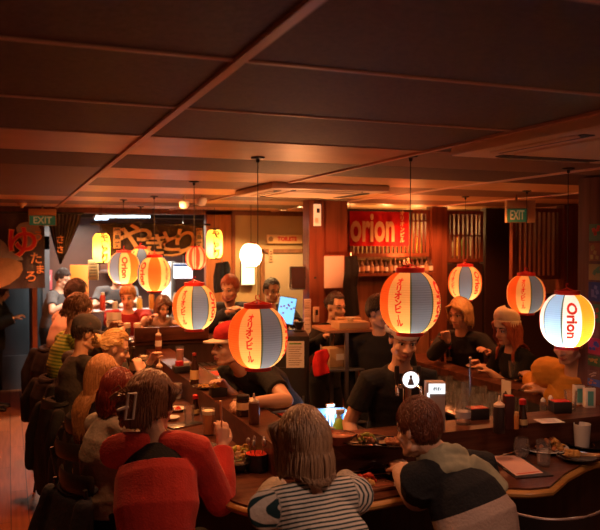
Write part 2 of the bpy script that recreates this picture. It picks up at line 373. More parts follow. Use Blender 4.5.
# the lit recess behind the screens
struct(MB().box(((xs[0]+xs[2])/2, YP+.95, 1.9), (xs[2]-xs[0], .06, 1.25)).build('wall_recess', mat('recess_wall', (.55, .40, .18), .7, var=(3.2, (.16, .06, .025))), smooth=0))
for x in (xs[0]+.25, xs[0]+.75, xs[1]+.05, xs[2]-.2): lamp('recess_lamp', 'POINT', (x, YP+.5, 2.32), 3.2, AMBER, .05)
# wooden column with the posters, standing at the bar's inner right corner
CX, CY = 3.565, 3.72
struct(MB().box((CX+.01, CY, 1.27), (.24, .22, 2.54), bev=.008).build('post_3', COLWOOD, smooth=30))
# the red post and board beside the toilets
a = at(306, 250, 7.1); b = at(321, 250, 7.1); e = at(346, 250, 7.25)
struct(MB().box(((a[0]+b[0])/2+.01, a[1], 1.27), (b[0]-a[0]+.02, .16, 2.54)).build('post_4', REDWOOD, smooth=0))
struct(MB().box(((b[0]+e[0])/2, e[1]+.03, 1.27), (e[0]-b[0]+.01, .10, 2.54)).build('wall_board', REDWOOD, smooth=0))
POSTX, POSTY, BOARDX0, BOARDX1, BOARDY = (a[0]+b[0])/2, a[1]-.09, b[0]+.03, e[0]+.06, e[1]-.025
# ------------------------------------------------------------------ the bar
def corner_path(off, r, shift=0.0):
    """around the U: from the far end of the left arm, round the front, to the far end of the right arm"""
    xl, yf, xr_ = .87+off-shift, 2.84+off, 4.02-off
    P = [(xl, y) for y in np.linspace(6.86, yf+r, 14)]
    P += [(xl+r-r*math.cos(a), yf+r-r*math.sin(a)) for a in np.linspace(0, PI/2, 9)[1:-1]]
    P += [(x, yf) for x in np.linspace(xl+r, xr_-r, 26)]
    P += [(xr_-r+r*math.sin(a), yf+r-r*math.cos(a)) for a in np.linspace(0, PI/2, 9)[1:-1]]
    P += [(xr_, y) for y in np.linspace(yf+r, 6.6, 10)]
    return P
out = corner_path(0, .34); inn = corner_path(.40, .10)
live = []
for (x, y) in out:
    dy = 0
    if 1.3 < x < 3.6 and y < 3.0:
        dy = .022*math.sin(x*5.1)+.012*math.sin(x*11.3+1)
        dy -= .13*math.exp(-((x-2.27)/.16)**2)
        dy += .10*math.exp(-((x-2.85)/.30)**2)
    live.append((x+(.012*math.sin(y*6) if y > 3.2 else 0), y+dy))
bar = thing('bar_counter', 'dark glossy U-shaped wooden bar counter with a live edge', 'bar counter')
MB().strip(live, inn, .965, 1.0).build('counter_top', DARKWOODX, bar, smooth=30)
e = MB(); e.loft([(x, y, .972) for x, y in live], [(.019, .024)]*len(live), (0, 0, 1), 10, round_caps=False); e.build('live_edge', EDGEWOOD, bar)
lo = corner_path(.38, .12, .08); li = corner_path(.60, .04, .08)
nL = 22  # ledge of the left arm and the front only; the right arm carries its own shelf
MB().strip(lo[:47], li[:47], 1.0, 1.15).build('bottle_ledge', DARKWOODX, bar, smooth=30)
MB().strip(lo[47:], li[47:], 1.0, 1.06).build('shelf_board', DARKWOODX, bar, smooth=30)
MB().strip(corner_path(.28, .15), corner_path(.36, .12), .0, .965).build('front_panel', PANEL, bar, smooth=30)
MB().strip(corner_path(.50, .05), corner_path(.58, .02), .0, 1.0).build('inner_panel', BLACKPAINT, bar, smooth=30)
f = MB(); f.loft([(x, y, .22) for x, y in corner_path(.16, .2)], [.022]*len(out), (0, 0, 1), 8, round_caps=False); f.build('foot_rail', STEEL, bar)
# far end of the bar, closed by a straight counter where more guests sit
fb = thing('bar_counter', 'short far end of the bar where guests in red and grey sit', 'bar counter')
MB().box((1.72, 7.12, 1.20), (1.80, .46, .04), bev=.01).build('counter_top', DARKWOODX, fb); MB().box((1.72, 6.95, .59), (1.76, .06, 1.18)).build('front_panel', PANEL, fb, smooth=0)
MB().box((1.42, 6.88, 1.285), (.70, .06, .13), bev=.008).build('bottle_ledge', DARKWOODX, fb)
# ------------------------------------------------------------------ ceiling fittings
def cassette(label, x0, y0, sz, tex):
    r = thing('air_conditioner_cassette', label, 'air conditioner', (x0+sz/2, y0+sz/2, CEIL))
    MB().box((0, 0, -.024), (sz, sz, .048), bev=.010).build('fascia', tex, r)
    MB().box((0, 0, -.052), (sz*.58, sz*.58, .012), bev=.005).build('intake_panel', tex, r)
    for k in range(4):
        R = rotm('Z', 90*k); MB().box(R@np.array((0, sz*.385, -.0495)), (sz*.60, .055, .004), R).build('air_slot', BLACKPAINT, r, smooth=0)
        fl = MB().box(R@np.array((0, sz*.420, -.054)), (sz*.56, .018, .004), R@rotm('X', 20)); fl.build('flap', tex, r, smooth=0)
    return r
ACM = mat('cassette_plastic', (.85, .68, .48), .4)
cassette('cream square air conditioner cassette with slots, in the ceiling above the poster column', 1.84, 1.92, .92, ACM)
cassette('cream square air conditioner cassette in the ceiling between the bar lanterns and toilets sign', 1.71, 4.86, .92, ACM)
for k, (x, y, p, col, sp) in enumerate(DOWN):
    pass
bulb_m = {}
def downlight(label, x, y, c):
    r = thing('ceiling_downlight', label, 'ceiling light', (x, y, CEIL))
    MB().lathe([(.062, 0), (.062, -.012), (.048, -.014), (.044, -.006)], n=20).build('trim_ring', mat('downlight_ring', (.5, .35, .22), .4), r)
    MB().lathe([(.043, -.004), (.043, -.010), (0.0, -.011)], n=16).build('lens', mat('downlight_lens_'+str(c), (.9, .7, .4), .4, emit=(c, 14)), r)
for lab, px, py in (('small lit ceiling downlight above the toilets sign, left of its pair', 283, 209), ('small lit ceiling downlight above the toilets sign, right of its pair', 300.5, 206)):
    p = on(px, py, CEIL); downlight(lab, p[0], p[1], (1, .62, .3))
for lab, i in (('small ceiling downlight over the left arm of the bar', 0), ('small ceiling downlight over the kitchen end of the bar', 2), ('small ceiling downlight over the right arm of the bar', 4)):
    pass
# smoke detectors / speakers under the ceiling near the kitchen
for lab, px, py in (('cream half-round ceiling sensor, left of the two near the kitchen', 184, 204), ('cream half-round ceiling sensor, right of the two near the kitchen', 201.5, 201)):
    p = at(px, py, 6.6); r = thing('ceiling_sensor', lab, 'sensor', (p[0], p[1], CEIL)); z = p[2]-CEIL
    MB().lathe([(.012, 0), (.012, z+.02)], n=10).build('stem', WHITEPLASTIC, r)
    MB().lathe([(.0, z-.045), (.03, z-.04), (.044, z-.015), (.048, z+.015), (.044, z+.028), (0, z+.03)], n=18).build('housing', WHITEPLASTIC, r)
for lab, px, py in (('small round amber sprinkler on the ceiling above the wide yu curtain', 22, 203),):
    p = on(px, py, CEIL); r = thing('sprinkler', lab, 'sprinkler', (p[0], p[1], CEIL)); MB().lathe([(.05, 0), (.045, -.02), (.02, -.03), (.015, -.05), (0, -.052)], n=14).build('body', mat('brass', (.7, .4, .14), .35, metal=.6), r)
# ------------------------------------------------------------------ people
SKIN = mat('skin', (0.62, 0.36, 0.24), 0.5, sss=0.08, bump=(90, 0.06))
SKIN2 = mat('skin_tan', (0.52, 0.29, 0.18), 0.5, sss=0.08, bump=(90, 0.06))
EYEW = mat('eye_white', (0.75, 0.72, 0.68), 0.25); IRIS = mat('iris_dark', (0.03, 0.018, 0.012), 0.2)
LIP = mat('lip', (0.42, 0.12, 0.10), 0.45)
def hairmat(name, c1, c2):
    m = mat(name, c1, 0.42, bump=(40, 0.3)); return attr_ramp(m, 'strand', [(0.0, c1), (1.0, c2)])
HAIR = {'brown': hairmat('hair_brown', (0.075, 0.032, 0.016), (0.19, 0.085, 0.04)), 'black': hairmat('hair_black', (0.012, 0.008, 0.007), (0.05, 0.025, 0.018)),
        'blonde': hairmat('hair_blonde', (0.42, 0.22, 0.075), (0.78, 0.50, 0.20)), 'ash': hairmat('hair_ash', (0.20, 0.12, 0.075), (0.48, 0.31, 0.18)),
        'red': hairmat('hair_red', (0.15, 0.020, 0.012), (0.32, 0.05, 0.025)), 'ginger': hairmat('hair_ginger', (0.26, 0.055, 0.022), (0.50, 0.13, 0.05)),
        'fair': hairmat('hair_fair', (0.28, 0.12, 0.04), (0.56, 0.28, 0.10)), 'auburn': hairmat('hair_auburn', (.07, .020, .011), (.20, .058, .028)), 'light': hairmat('hair_light_brown', (.17, .090, .050), (.42, .25, .14)), 'chestnut': hairmat('hair_chestnut', (0.10, 0.042, 0.022), (0.34, 0.16, 0.08))}
def ik(S, W, l1, l2, hint):
    d = W-S; L = np.linalg.norm(d); mx = (l1+l2)*0.995
    if L > mx: W = S+d/L*mx; d = W-S; L = mx
    if L < abs(l1-l2)+.02: L = abs(l1-l2)+.02
    u = d/np.linalg.norm(d); a = (l1*l1-l2*l2+L*L)/(2*L); h = math.sqrt(max(l1*l1-a*a, 0))
    hint = np.asarray(hint, float); hint = unit(hint-u*(hint@u)); return S+u*a+hint*h, W
def hand(mb, W, d, nrm, side, s=1.0, curl=0.5, point=False):
    """palm, four jointed fingers and a thumb; d: direction of the fingers, nrm: out of the palm, side: +1 thumb towards cross(d, nrm)"""
    d = unit(d); nrm = unit(np.asarray(nrm, float)-d*(np.asarray(nrm)@d)); x = np.cross(d, nrm)*side
    mb.loft([W-d*.01, W+d*.03*s, W+d*.085*s], [(.024*s, .019*s), (.036*s, .016*s), (.041*s, .013*s)], x, 10)
    for k, (o, L) in enumerate(((.031, .066), (.011, .076), (-.010, .071), (-.030, .055))):
        p = W+d*.082*s+x*o*s; a = 0.0; pts = [p-d*.02]; c = curl*(0.15 if point and k == 0 else 1.0)
        for j, fr in enumerate((.44, .32, .24)):
            pts.append(p); a += c*(0.75 if j == 0 else 1.0); p = p+(d*math.cos(a)+nrm*math.sin(a)+x*o*1.2)*L*fr*s
        pts.append(p); mb.loft(pts, [.0095*s, .0095*s, .0088*s, .0082*s, .0068*s], x, 8)
    b = W+d*.022*s+x*.024*s; t1 = unit(d*.65+x*.75+nrm*.25); t2 = unit(d*.9+x*.1+nrm*(.25+.6*curl))
    mb.loft([b, b+t1*.042*s, b+t1*.042*s+t2*.030*s, b+t1*.042*s+t2*.055*s], [.015*s, .0115*s, .0105*s, .008*s], nrm, 8)
def rows(a): return a/np.maximum(np.linalg.norm(a, axis=1, keepdims=True), 1e-9)
def scalp_hair(head, R, spec, rng, bodies, sc_=1.0):
    """strands that leave the scalp, lie over it and hang under gravity, resting on head, neck, shoulders and back"""
    style = spec['hair']; hn = spec.get('hn', 1.0)
    L0, n, rad = {'short': (.050, 900, .0040), 'crop': (.022, 900, .0038), 'bob': (.27, 900, .0044), 'long': (.50, 800, .0048), 'bun': (.13, 700, .0042),
                  'mid': (.16, 800, .0044), 'curly': (.14, 700, .0055)}[style]
    n = int(n*hn); L0 = spec.get('hlen', L0); rad = rad/math.sqrt(hn)**.9
    hang = style in ('bob', 'long', 'mid', 'curly')
    A = np.array((.080, .101, .110))*sc_; cen = np.array((0, -.012, .030))*sc_; part = spec.get('part', 0.0); back = np.array((0, -.16, .02))*sc_
    d = rows(rng.normal(size=(n*5, 3)))
    bad = (d[:, 2] < -.45) | ((d[:, 1] > .42) & (d[:, 2] < .58)) | ((d[:, 1] > .05) & (d[:, 2] < .10)) | ((abs(d[:, 0]) > .8) & (d[:, 1] > -.25) & (d[:, 2] < -.02))
    d = d[~bad][:n]; n = len(d); lift = 1.025+.05*rng.random(n); Q = cen+d*A*lift[:, None]; nd = rows(d/A)
    L = L0*(.93+.10*rng.random(n))*(.60+.40*np.clip((d[:, 2]+.45)/1.45, 0, 1) if hang else .8+.3*rng.random(n)); ns = max(4, int(L0/.022)); ds = (L/ns)[:, None]
    sx = np.sign(d[:, 0]-part)
    if style == 'bun': v = back-Q
    elif style in ('short', 'crop'):
        top = np.clip(d[:, 2], 0, 1); v = np.stack([.45*d[:, 0]+.15, np.where(d[:, 1] > -.35, .75*top-.25, -.1), -(1.05-top)], 1)+rng.normal(size=(n, 3))*.28+nd*.12
    else: v = np.stack([sx*(.10+.35*abs(d[:, 0])), np.where(d[:, 1] > .1, -.25, -.55), np.full(n, -.05)], 1)+rng.normal(size=(n, 3))*.09
    v = rows(v); gl = R.T@np.array((0, 0, -1.0)); ph = rng.random(n)*6.3; wv = spec.get('wave', 0); P = [Q@R.T+head]
    slack = spec.get('slack', .05); pull = 1.1 if hang else .08
    for i in range(ns):
        if style == 'bun': v = rows(v*.5+rows(back-Q)*.6)
        v = rows(v+gl*pull)
        if wv: v = rows(v+np.stack([np.sin(ph+i*1.1), np.cos(ph*1.3+i*.9), 0*ph], 1)*wv)
        Q = Q+v*ds; lf = lift+(.02*i/ns if not hang else .0)
        e = (Q-cen)/A; r = np.linalg.norm(e, axis=1); k = (r < lf) if (hang or style == 'bun') else (r > 0)
        if k.any():
            Q[k] = cen+e[k]/r[k, None]*lf[k, None]*A; nn = rows(e[k]/A); v[k] = rows(v[k]-nn*(np.sum(v[k]*nn, 1)[:, None])*.95)
        if hang:
            e = (Q-cen)/A; r = np.linalg.norm(e, axis=1); k = (r > lf+slack) & (e[:, 2] > -.35); Q[k] = cen+e[k]/r[k, None]*(lf[k]+slack)[:, None]*A
            k = (Q[:, 1] > .030*sc_) & (abs(Q[:, 0]) < .082*sc_) & (Q[:, 2] < .075*sc_); Q[k, 0] = np.where(sx[k] >= 0, 1, -1)*(.082+.010*ph[k]/6.3)*sc_
            k = (Q[:, 2] < -.05*sc_) & (Q[:, 1] > .040*sc_); Q[k, 1] -= .012
            W = Q@R.T+head
            for (a, b, cr) in bodies:
                ab = b-a; t = np.clip((W-a)@ab/(ab@ab), 0, 1); c = a+t[:, None]*ab; dd = W-c; l = np.linalg.norm(dd, axis=1); k = l < cr+.012
                W[k] = c[k]+dd[k]/np.maximum(l[k], 1e-4)[:, None]*(cr+.012+.014*ph[k]/6.3)[:, None]
            Q = (W-head)@R
        P.append(Q@R.T+head)
    P = np.array(P)                                    # steps, strands, 3
    T = np.gradient(P, axis=0); T /= np.maximum(np.linalg.norm(T, axis=2, keepdims=True), 1e-9)
    ref = np.cross(P[-1]-P[0], np.array((.3, .9, .2))); U = ref[None]-T*np.sum(T*ref[None], 2, keepdims=True); U /= np.maximum(np.linalg.norm(U, axis=2, keepdims=True), 1e-9); Wv = np.cross(T, U)
    rr = (rad*(1-.65*np.linspace(0, 1, ns+1)**2))[:, None, None]
    ring = np.stack([P+U*rr*1.5, P+Wv*rr*.7, P-U*rr*1.5, P-Wv*rr*.7], 2)     # steps, strands, 4, 3
    V = ring.transpose(1, 0, 2, 3).reshape(-1, 3); base = (np.arange(n)*(ns+1)*4)[:, None, None]; st = (np.arange(ns)*4)[None, :, None]; k4 = np.arange(4)[None, None, :]
    a = base+st+k4; b = base+st+(k4+1) % 4; F = np.stack([a, b, b+4, a+4], -1).reshape(-1, 4).tolist()
    e0 = base[:, 0, 0]; F += [[int(x)+3, int(x)+2, int(x)+1, int(x)] for x in e0]+[[int(x)+ns*4+j for j in range(4)] for x in e0]
    att = np.repeat(.2+.6*rng.random(n), (ns+1)*4).tolist(); V = V.tolist()
    mb = MB(); mb.ball(cen, A*1.035, n=22, m=16); cv = mb.v[0]; keep = []
    for q in mb.f:
        c = unit((np.mean(cv[list(q)], axis=0)-cen)/A)
        if not (c[2] < -.45 or (c[1] > .42 and c[2] < .58) or (c[1] > .05 and c[2] < .08) or (abs(c[0]) > .78 and c[1] > -.25 and c[2] < 0)): keep.append(q)
    o = len(V); V += [(R@p+head).tolist() for p in cv]; F += [[i+o for i in q] for q in keep]; att += [.25]*len(cv)
    if style == 'bun':
        for k in range(26):
            a = rng.random()*6.3; b = rng.random()*1.2-.6; pts = []
            for i in range(9):
                th = a+i*.55; r_ = .040*sc_; pts.append(R@(back*np.array((1, .86, 1))+np.array((r_*math.cos(th)*math.cos(b), .022*math.sin(th*1.3+b), r_*math.sin(th))))+head)
            m2 = MB(); m2.loft(pts, [.009]*9, (0, 1, 0), 5); o = len(V); V += m2.v[0].tolist(); F += [[i+o for i in q] for q in m2.f]; att += [rng.random()]*len(m2.v[0])
    me = bpy.data.meshes.new('hair'); me.from_pydata(V, [], F); me.shade_smooth()
    at_ = me.attributes.new('strand', 'FLOAT', 'POINT'); at_.data.foreach_set('value', np.array(att, dtype=np.float32)); me.update()
    return me
def person(label, px, py, depth, rz, lean=8, curl=14, tilt=0, seat=0.68, stand=False, sw=.175, girth=1.0, head=(0, 0, 0), arms=None, hair='short', hcol='brown',
           skin=None, shirt=None, sleeves='long', trousers=None, vox=.0085, fem=False, stripes=False, neck_open=False, hn=.6, collar=None, twist=0, dx=0, fold=.004, curlh=.5, hand_n=None, forceh=None, **extra):
    """px, py, depth: where the head's centre sits.  rz: facing, degrees anticlockwise from straight away (+Y).  The figure is built in its own frame (facing +Y)."""
    rng = np.random.default_rng(abs(hash(label)) % 1000 if False else sum(map(ord, label)))
    Hd = at(px, py, depth); skin = skin or SKIN
    if forceh: Hd[2] = forceh
    Rz = rotm('Z', rz)
    def build_spine(s, pel):
        d1 = np.array((math.sin(math.radians(tilt)), math.sin(math.radians(lean)), math.cos(math.radians(lean))))
        d2 = np.array((math.sin(math.radians(tilt*1.3)), math.sin(math.radians(lean+curl)), math.cos(math.radians(lean+curl))))
        d3 = np.array((math.sin(math.radians(tilt)), math.sin(math.radians((lean+curl)*.75)), math.cos(math.radians((lean+curl)*.75))))
        d1, d2, d3 = unit(d1), unit(d2), unit(d3)
        P = np.array((0, 0, pel)); C = P+d1*.27*s; N = C+d2*.25*s; H = N+d3*.10*s+np.array((extra.get('hx', 0), .03, .075))*s
        return d1, d2, d3, P, C, N, H
    s = extra.get('s')
    if s is None:
        for s in np.linspace(.80, 1.12, 65):
            pel = (.90*s if stand else seat+.10)
            if build_spine(s, pel)[6][2] >= Hd[2]: break
    pel = (.90*s if stand else seat+.10)
    d1, d2, d3, P, C, N, H = build_spine(s, pel)
    # the floor point under the pelvis, so that the head comes out over its own place
    off = Rz@np.array((H[0], H[1], 0)); root_loc = np.array((Hd[0]-off[0], Hd[1]-off[1], 0.0))
    if forceh is None and abs(H[2]-Hd[2]) > .02: print('HEAD', label[:40], 'want', round(Hd[2], 2), 'got', round(H[2], 2), 's', round(s, 2))
    root = thing('person', label, 'person', root_loc, math.radians(rz))
    toW_ = lambda p: Rz@np.asarray(p)+root_loc
    toL = lambda p: Rz.T@(np.asarray(p, float)-root_loc)
    X = rotm('Z', twist)@np.array((1.0, 0, 0)); g = girth
    bust = .02 if fem else 0
    tor = [(P-d1*.03*s, (.158*g*s, .115*g*s)), (P+d1*.06*s, (.165*g*s, .118*g*s)), (P+d1*.17*s, ((.128 if fem else .148)*g*s, .100*g*s)), (C, ((.150 if fem else .165)*g*s, (.112+bust*.5)*g*s)),
           (C+d2*.12*s, (sw*.90*s, (.108+bust*.4)*g*s)), (N-d2*.045*s, (sw*.70*s, .080*s)), (N-d2*.005*s, (.072*s, .062*s)), (N+d3*.02*s, (.056*s, .056*s))]
    mb = MB(); mb.loft([t[0] for t in tor], [t[1] for t in tor], X, 20)
    hR = rotm('Z', head[0]+twist*.5)@rotm('X', -head[1])@rotm('Y', head[2])
    hp = lambda x, y, z: hR@(np.array((x, y, z))*s)+H
    mb.loft([N-d3*.03*s, N+d3*.05*s, hp(0, -.02, -.05)], [.058*s, (.053 if not fem else .047)*s, .055*s], X, 12)
    # head
    mb.ball(hp(0, -.012, .030), np.array((.076, .097, .100))*s, hR, 20, m=14)
    mb.ball(hp(0, .026, -.040), np.array((.060, .066, .078))*s, hR, 16, m=12)
    mb.ball(hp(0, .062, -.094), np.array((.026, .024, .022))*s, hR)            # chin
    mb.loft([hp(-.052, .0, -.075), hp(-.022, .062, -.096), hp(.022, .062, -.096), hp(.052, .0, -.075)], [.018*s]*4, (0, 0, 1), 8)  # jaw line
    mb.loft([hp(-.045, .066, .026), hp(0, .085, .022), hp(.045, .066, .026)], [.012*s, .015*s, .012*s], (0, 0, 1), 8)   # brow
    mb.loft([hp(0, .086, .012), hp(0, .100, -.014), hp(0, .108, -.031)], [.009*s, .011*s, .014*s], X, 8)                # nose
    for sg in (-1, 1):
        mb.ball(hp(sg*.013, .096, -.036), .0095*s, None, 8)
        mb.ball(hp(sg*.040, .058, -.032), np.array((.024, .022, .022))*s, hR)  # cheek
        mb.ball(hp(sg*.077, -.004, -.008), np.array((.008, .020, .031))*s, hR@rotm('Z', sg*20), 10)  # ear
    mb.ball(hp(0, .085, -.062), np.array((.024, .014, .014))*s, hR)
    # arms
    SH = {}; seg = []
    for sg, key in ((-1, 'L'), (1, 'R')):
        S = N-d2*(.062-extra.get('shrug', .012))*s+X*sg*sw*s; SH[key] = S
        a = (arms or {}).get(key) if arms != 'table' else (toW_(np.array((H[0]+sg*.15, H[1]+.20, 1.045))), (sg*1.0, -.4, -.7))
        if a is None: W = S+np.array((sg*.05, .06, -.50))*s; hint = (sg*.4, -1, 0); hd = None
        else: W = toL(a[0]); hint = a[1] if len(a) > 1 and a[1] is not None else (sg*.8, -.3, -.8); hd = a[2] if len(a) > 2 else None
        E, W = ik(S, W, .295*s, .255*s, hint)
        mb.loft([S-X*sg*.05*s, S, S+(E-S)*.45, E], [.055*s, (.060 if not fem else .050)*g*s, (.050 if not fem else .042)*g*s, .040*s], d2, 12)
        mb.loft([E, E+(W-E)*.3, W], [.041*s, .044*(.9 if fem else 1)*s, .027*s], d2, 12)
        fd = unit(W-E) if hd is None else unit(unit(W-E)*.35+unit(Rz.T@np.asarray(hd, float)))
        pn = np.array((-sg*.25, .0, -1.0)) if hand_n is None else np.asarray(hand_n, float)
        hand(mb, W, fd, pn, -sg, s*(.92 if fem else 1.0), curlh)
        seg.append((key, sg, S, E, W, fd))
    # legs
    legs = []
    for sg in (-1, 1):
        Hp = P+X*sg*.088*s-np.array((0, 0, .02))
        if stand: K = np.array((sg*.10*s, .02, .48*s)); A_ = np.array((sg*.11*s, -.02, .085*s)); fdir = np.array((sg*.15, 1, 0))
        else:
            foot = extra.get('foot', max(.05, seat-.45)); K = Hp+np.array((sg*.05, .42, -.01))*s; A_ = np.array((K[0], K[1]-.10, foot+.08)); fdir = np.array((sg*.1, 1, 0)); 
            if K[2]-A_[2] > .43*s: A_[2] = K[2]-.43*s
        mb.loft([Hp, Hp+(K-Hp)*.4, K], [.088*g*s, .078*g*s, .055*s], X, 12)
        mb.loft([K, K+(A_-K)*.3, A_], [.055*s, .056*s, .037*s], X, 12)
        fu = unit(fdir); mb.loft([A_-fu*.03+np.array((0, 0, -.045)), A_+fu*.07+np.array((0, 0, -.05)), A_+fu*.16+np.array((0, 0, -.06))], [(.034, .03), (.04, .028), (.036, .018)], X, 10)
        legs.append((Hp, K, A_, fu))
    me = fuse(mb, vox*.8, 2, 'body'); me.materials.append(skin); link('body', me, root)
    # face
    for sg in (-1, 1):
        e = MB(); e.ball(hp(sg*.032, .0745, .006), np.array((.0135, .012, .0115 if not extra.get('eyes_down') else .008))*s, hR, 12)
        e.ball(hp(sg*.032, .0835, .004), np.array((.007, .0045, .007))*s, hR, 10, mi=1); e.build('eye', [EYEW, IRIS], root)
        b = MB(); b.loft([hp(sg*.014, .091, .031), hp(sg*.033, .086, .035), hp(sg*.054, .067, .029)], [(.002*s, .0035*s), (.0025*s, .004*s), (.0015*s, .002*s)], (0, 1, 0), 8)
        b.build('eyebrow', HAIR[hcol if hcol in ('brown', 'black') else 'brown'], root)
        e = MB(); e.loft([hp(sg*.016, .0805, .010), hp(sg*.032, .0885, .0155), hp(sg*.050, .073, .009)], [(.0022*s, .003*s)]*3, (0, 1, 0), 6); e.build('eyelash', HAIR['black'], root)
    b = MB(); b.loft([hp(-.023, .084, -.067), hp(0, .100, -.062), hp(.023, .084, -.067)], [(.003*s, .004*s), (.005*s, .0075*s), (.003*s, .004*s)], (0, 1, 0), 8)
    b.loft([hp(-.020, .083, -.070), hp(0, .097, -.072), hp(.020, .083, -.070)], [(.003*s, .003*s), (.005*s, .006*s), (.003*s, .003*s)], (0, 1, 0), 8)
    b.build('mouth', LIP, root)
    # shirt
    def dress(name, m, infl, sl, top=len(tor)-1, bottom=0, amp=fold):
        c = MB(); tt = tor[bottom:int(top)]
        if top != int(top):
            f_ = top-int(top); p_, q_ = tor[int(top)-1], tor[int(top)]; tt = tt+[(p_[0]*(1-f_)+q_[0]*f_, (p_[1][0]*(1-f_)+q_[1][0]*f_, p_[1][1]*(1-f_)+q_[1][1]*f_))]
        lo = [t[0] for t in tt]; ra = [(t[1][0]+infl, t[1][1]+infl) for t in tt]
        if bottom == 0: lo[0] = lo[0]-d1*(.02 if not stand else .05)
        c.loft(lo, ra, X, 24, round_caps=False)
        lines = [(lo[0], lo[-1], .16, 0.0)]
        for key, sg, S, E, W, fd in seg:
            if sl is None: continue
            up = E if sl != 'short' else S+(E-S)*.62
            c.loft([S-X*sg*.11*s+d2*.008, S-X*sg*.05*s+d2*.003, S, S+(up-S)*.5, up], [.056*s+infl, .058*s+infl, (.062 if not fem else .052)*g*s+infl, (.052 if not fem else .045)*g*s+infl*1.15, (.043 if sl != 'short' else .052)*s+infl*1.3], d2, 14, round_caps=(sl != 'short'))
            lines.append((S, E, .07, 3.0))
            if sl == 'long':
                e2 = W-unit(W-E)*.012; c.loft([E, E+(W-E)*.35, e2], [.043*s+infl*1.3, .045*s+infl*1.3, .030*s+infl*1.3], d2, 14, round_caps=False); lines.append((E, W, .06, 3.3))
            elif sl == 'rolled':
                e2 = E+(W-E)*.30; c.loft([E, e2], [.043*s+infl*1.3, .046*s+infl*1.6], d2, 14, round_caps=False); lines.append((E, W, .06, 3.3))
        me = fuse(c, vox, 3, name); n = len(me.vertices); co = np.empty(n*3, np.float32); me.vertices.foreach_get('co', co); co = co.reshape(-1, 3).astype(float)
        nr = np.empty(n*3, np.float32); me.vertices.foreach_get('normal', nr); nr = nr.reshape(-1, 3)
        best = np.full(n, 9.0); par = np.zeros(n)
        for a, b, r, o_ in lines:
            ab = b-a; t = (co-a)@ab/(ab@ab); tc = np.clip(t, 0, 1); dist = np.linalg.norm(co-(a+np.outer(tc, ab)), axis=1)-r
            k = dist < best; best[k] = dist[k]; par[k] = (t*np.linalg.norm(ab)+o_)[k]
        if amp:
            ph = rng.random(3)*50
            dsp = np.array([mnoise.noise(Vector((p[0]*7+ph[0], p[1]*7+ph[1], p[2]*11+ph[2])))+.6*mnoise.noise(Vector((p[0]*16+ph[1], p[1]*16, p[2]*20+ph[0]))) for p in co])
            co = co+nr*(dsp*amp)[:, None]
            me.vertices.foreach_set('co', co.astype(np.float32).ravel())
        a_ = me.attributes.new('along', 'FLOAT', 'POINT'); a_.data.foreach_set('value', par.astype(np.float32))
        me.materials.append(m); me.update(); return link(name, me, root), co, par
    if shirt is not None:
        nm = extra.get('garment', 'shirt')
        if neck_open:
            dress('undershirt', extra['undershirt'], .007, None, top=7, bottom=2, amp=.001)
            dress(nm, shirt, extra.get('infl', .016), sleeves, top=5.55)
        else: dress(nm, shirt, extra.get('infl', .013), sleeves, top=7)
        if extra.get('jacket') is not None:
            dress('jacket', extra['jacket'], .024, 'long', top=6)
    # trousers and shoes
    c = MB(); inf = .012
    c.loft([P-d1*.05*s, P+d1*.02*s, P+d1*.10*s], [(.150*g*s+inf, .115*g*s+inf), (.162*g*s+inf*.5, .118*g*s+inf*.5), (.150*g*s+inf*.3, .112*g*s+inf*.3)], X, 20)
    for Hp, K, A_, fu in legs:
        c.loft([Hp, Hp+(K-Hp)*.4, K], [.090*g*s+inf, .080*g*s+inf, .058*s+inf], X, 14); c.loft([K, K+(A_-K)*.4, A_+np.array((0, 0, .01))], [.058*s+inf, .060*s+inf, .050*s+inf], X, 14, round_caps=False)
    me = fuse(c, vox*1.1, 3, 'trousers'); me.materials.append(trousers or _M['black_cloth']); link('trousers', me, root)
    for Hp, K, A_, fu in legs:
        sh = MB(); sh.loft([A_-fu*.045+np.array((0, 0, -.045)), A_+fu*.06+np.array((0, 0, -.045)), A_+fu*.19+np.array((0, 0, -.058))], [(.042, .04), (.048, .036), (.042, .024)], X, 12); sh.build('shoe', _M['black_leather'], root)
    # hair
    up = N-d2*.05*s
    bodies = [(SH['L'], SH['R'], .085*s), (N+d3*.05*s, N-d2*.02*s, .068*s), (N-d2*.10*s, C-d1*.12*s, .122*g*s), (N-d2*.10*s+X*.07, C-d1*.12*s+X*.07, .115*g*s), (N-d2*.10*s-X*.07, C-d1*.12*s-X*.07, .115*g*s)]
    if hair:
        hs = dict(hair=hair, hn=hn, wave=extra.get('wave', 0), part=extra.get('part', .15), slack=extra.get('slack', .05)); 
        if 'hlen' in extra: hs['hlen'] = extra['hlen']
        me = scalp_hair(H, hR, hs, rng, bodies, s); me.materials.append(HAIR[hcol]); link('hair', me, root)
    info = dict(root=root, H=H, hR=hR, s=s, P=P, C=C, N=N, d1=d1, d2=d2, d3=d3, X=X, SH=SH, seg=seg, hp=hp, toL=toL, Rz=Rz, loc=root_loc, toW=lambda p: Rz@np.asarray(p)+root_loc)
    return info
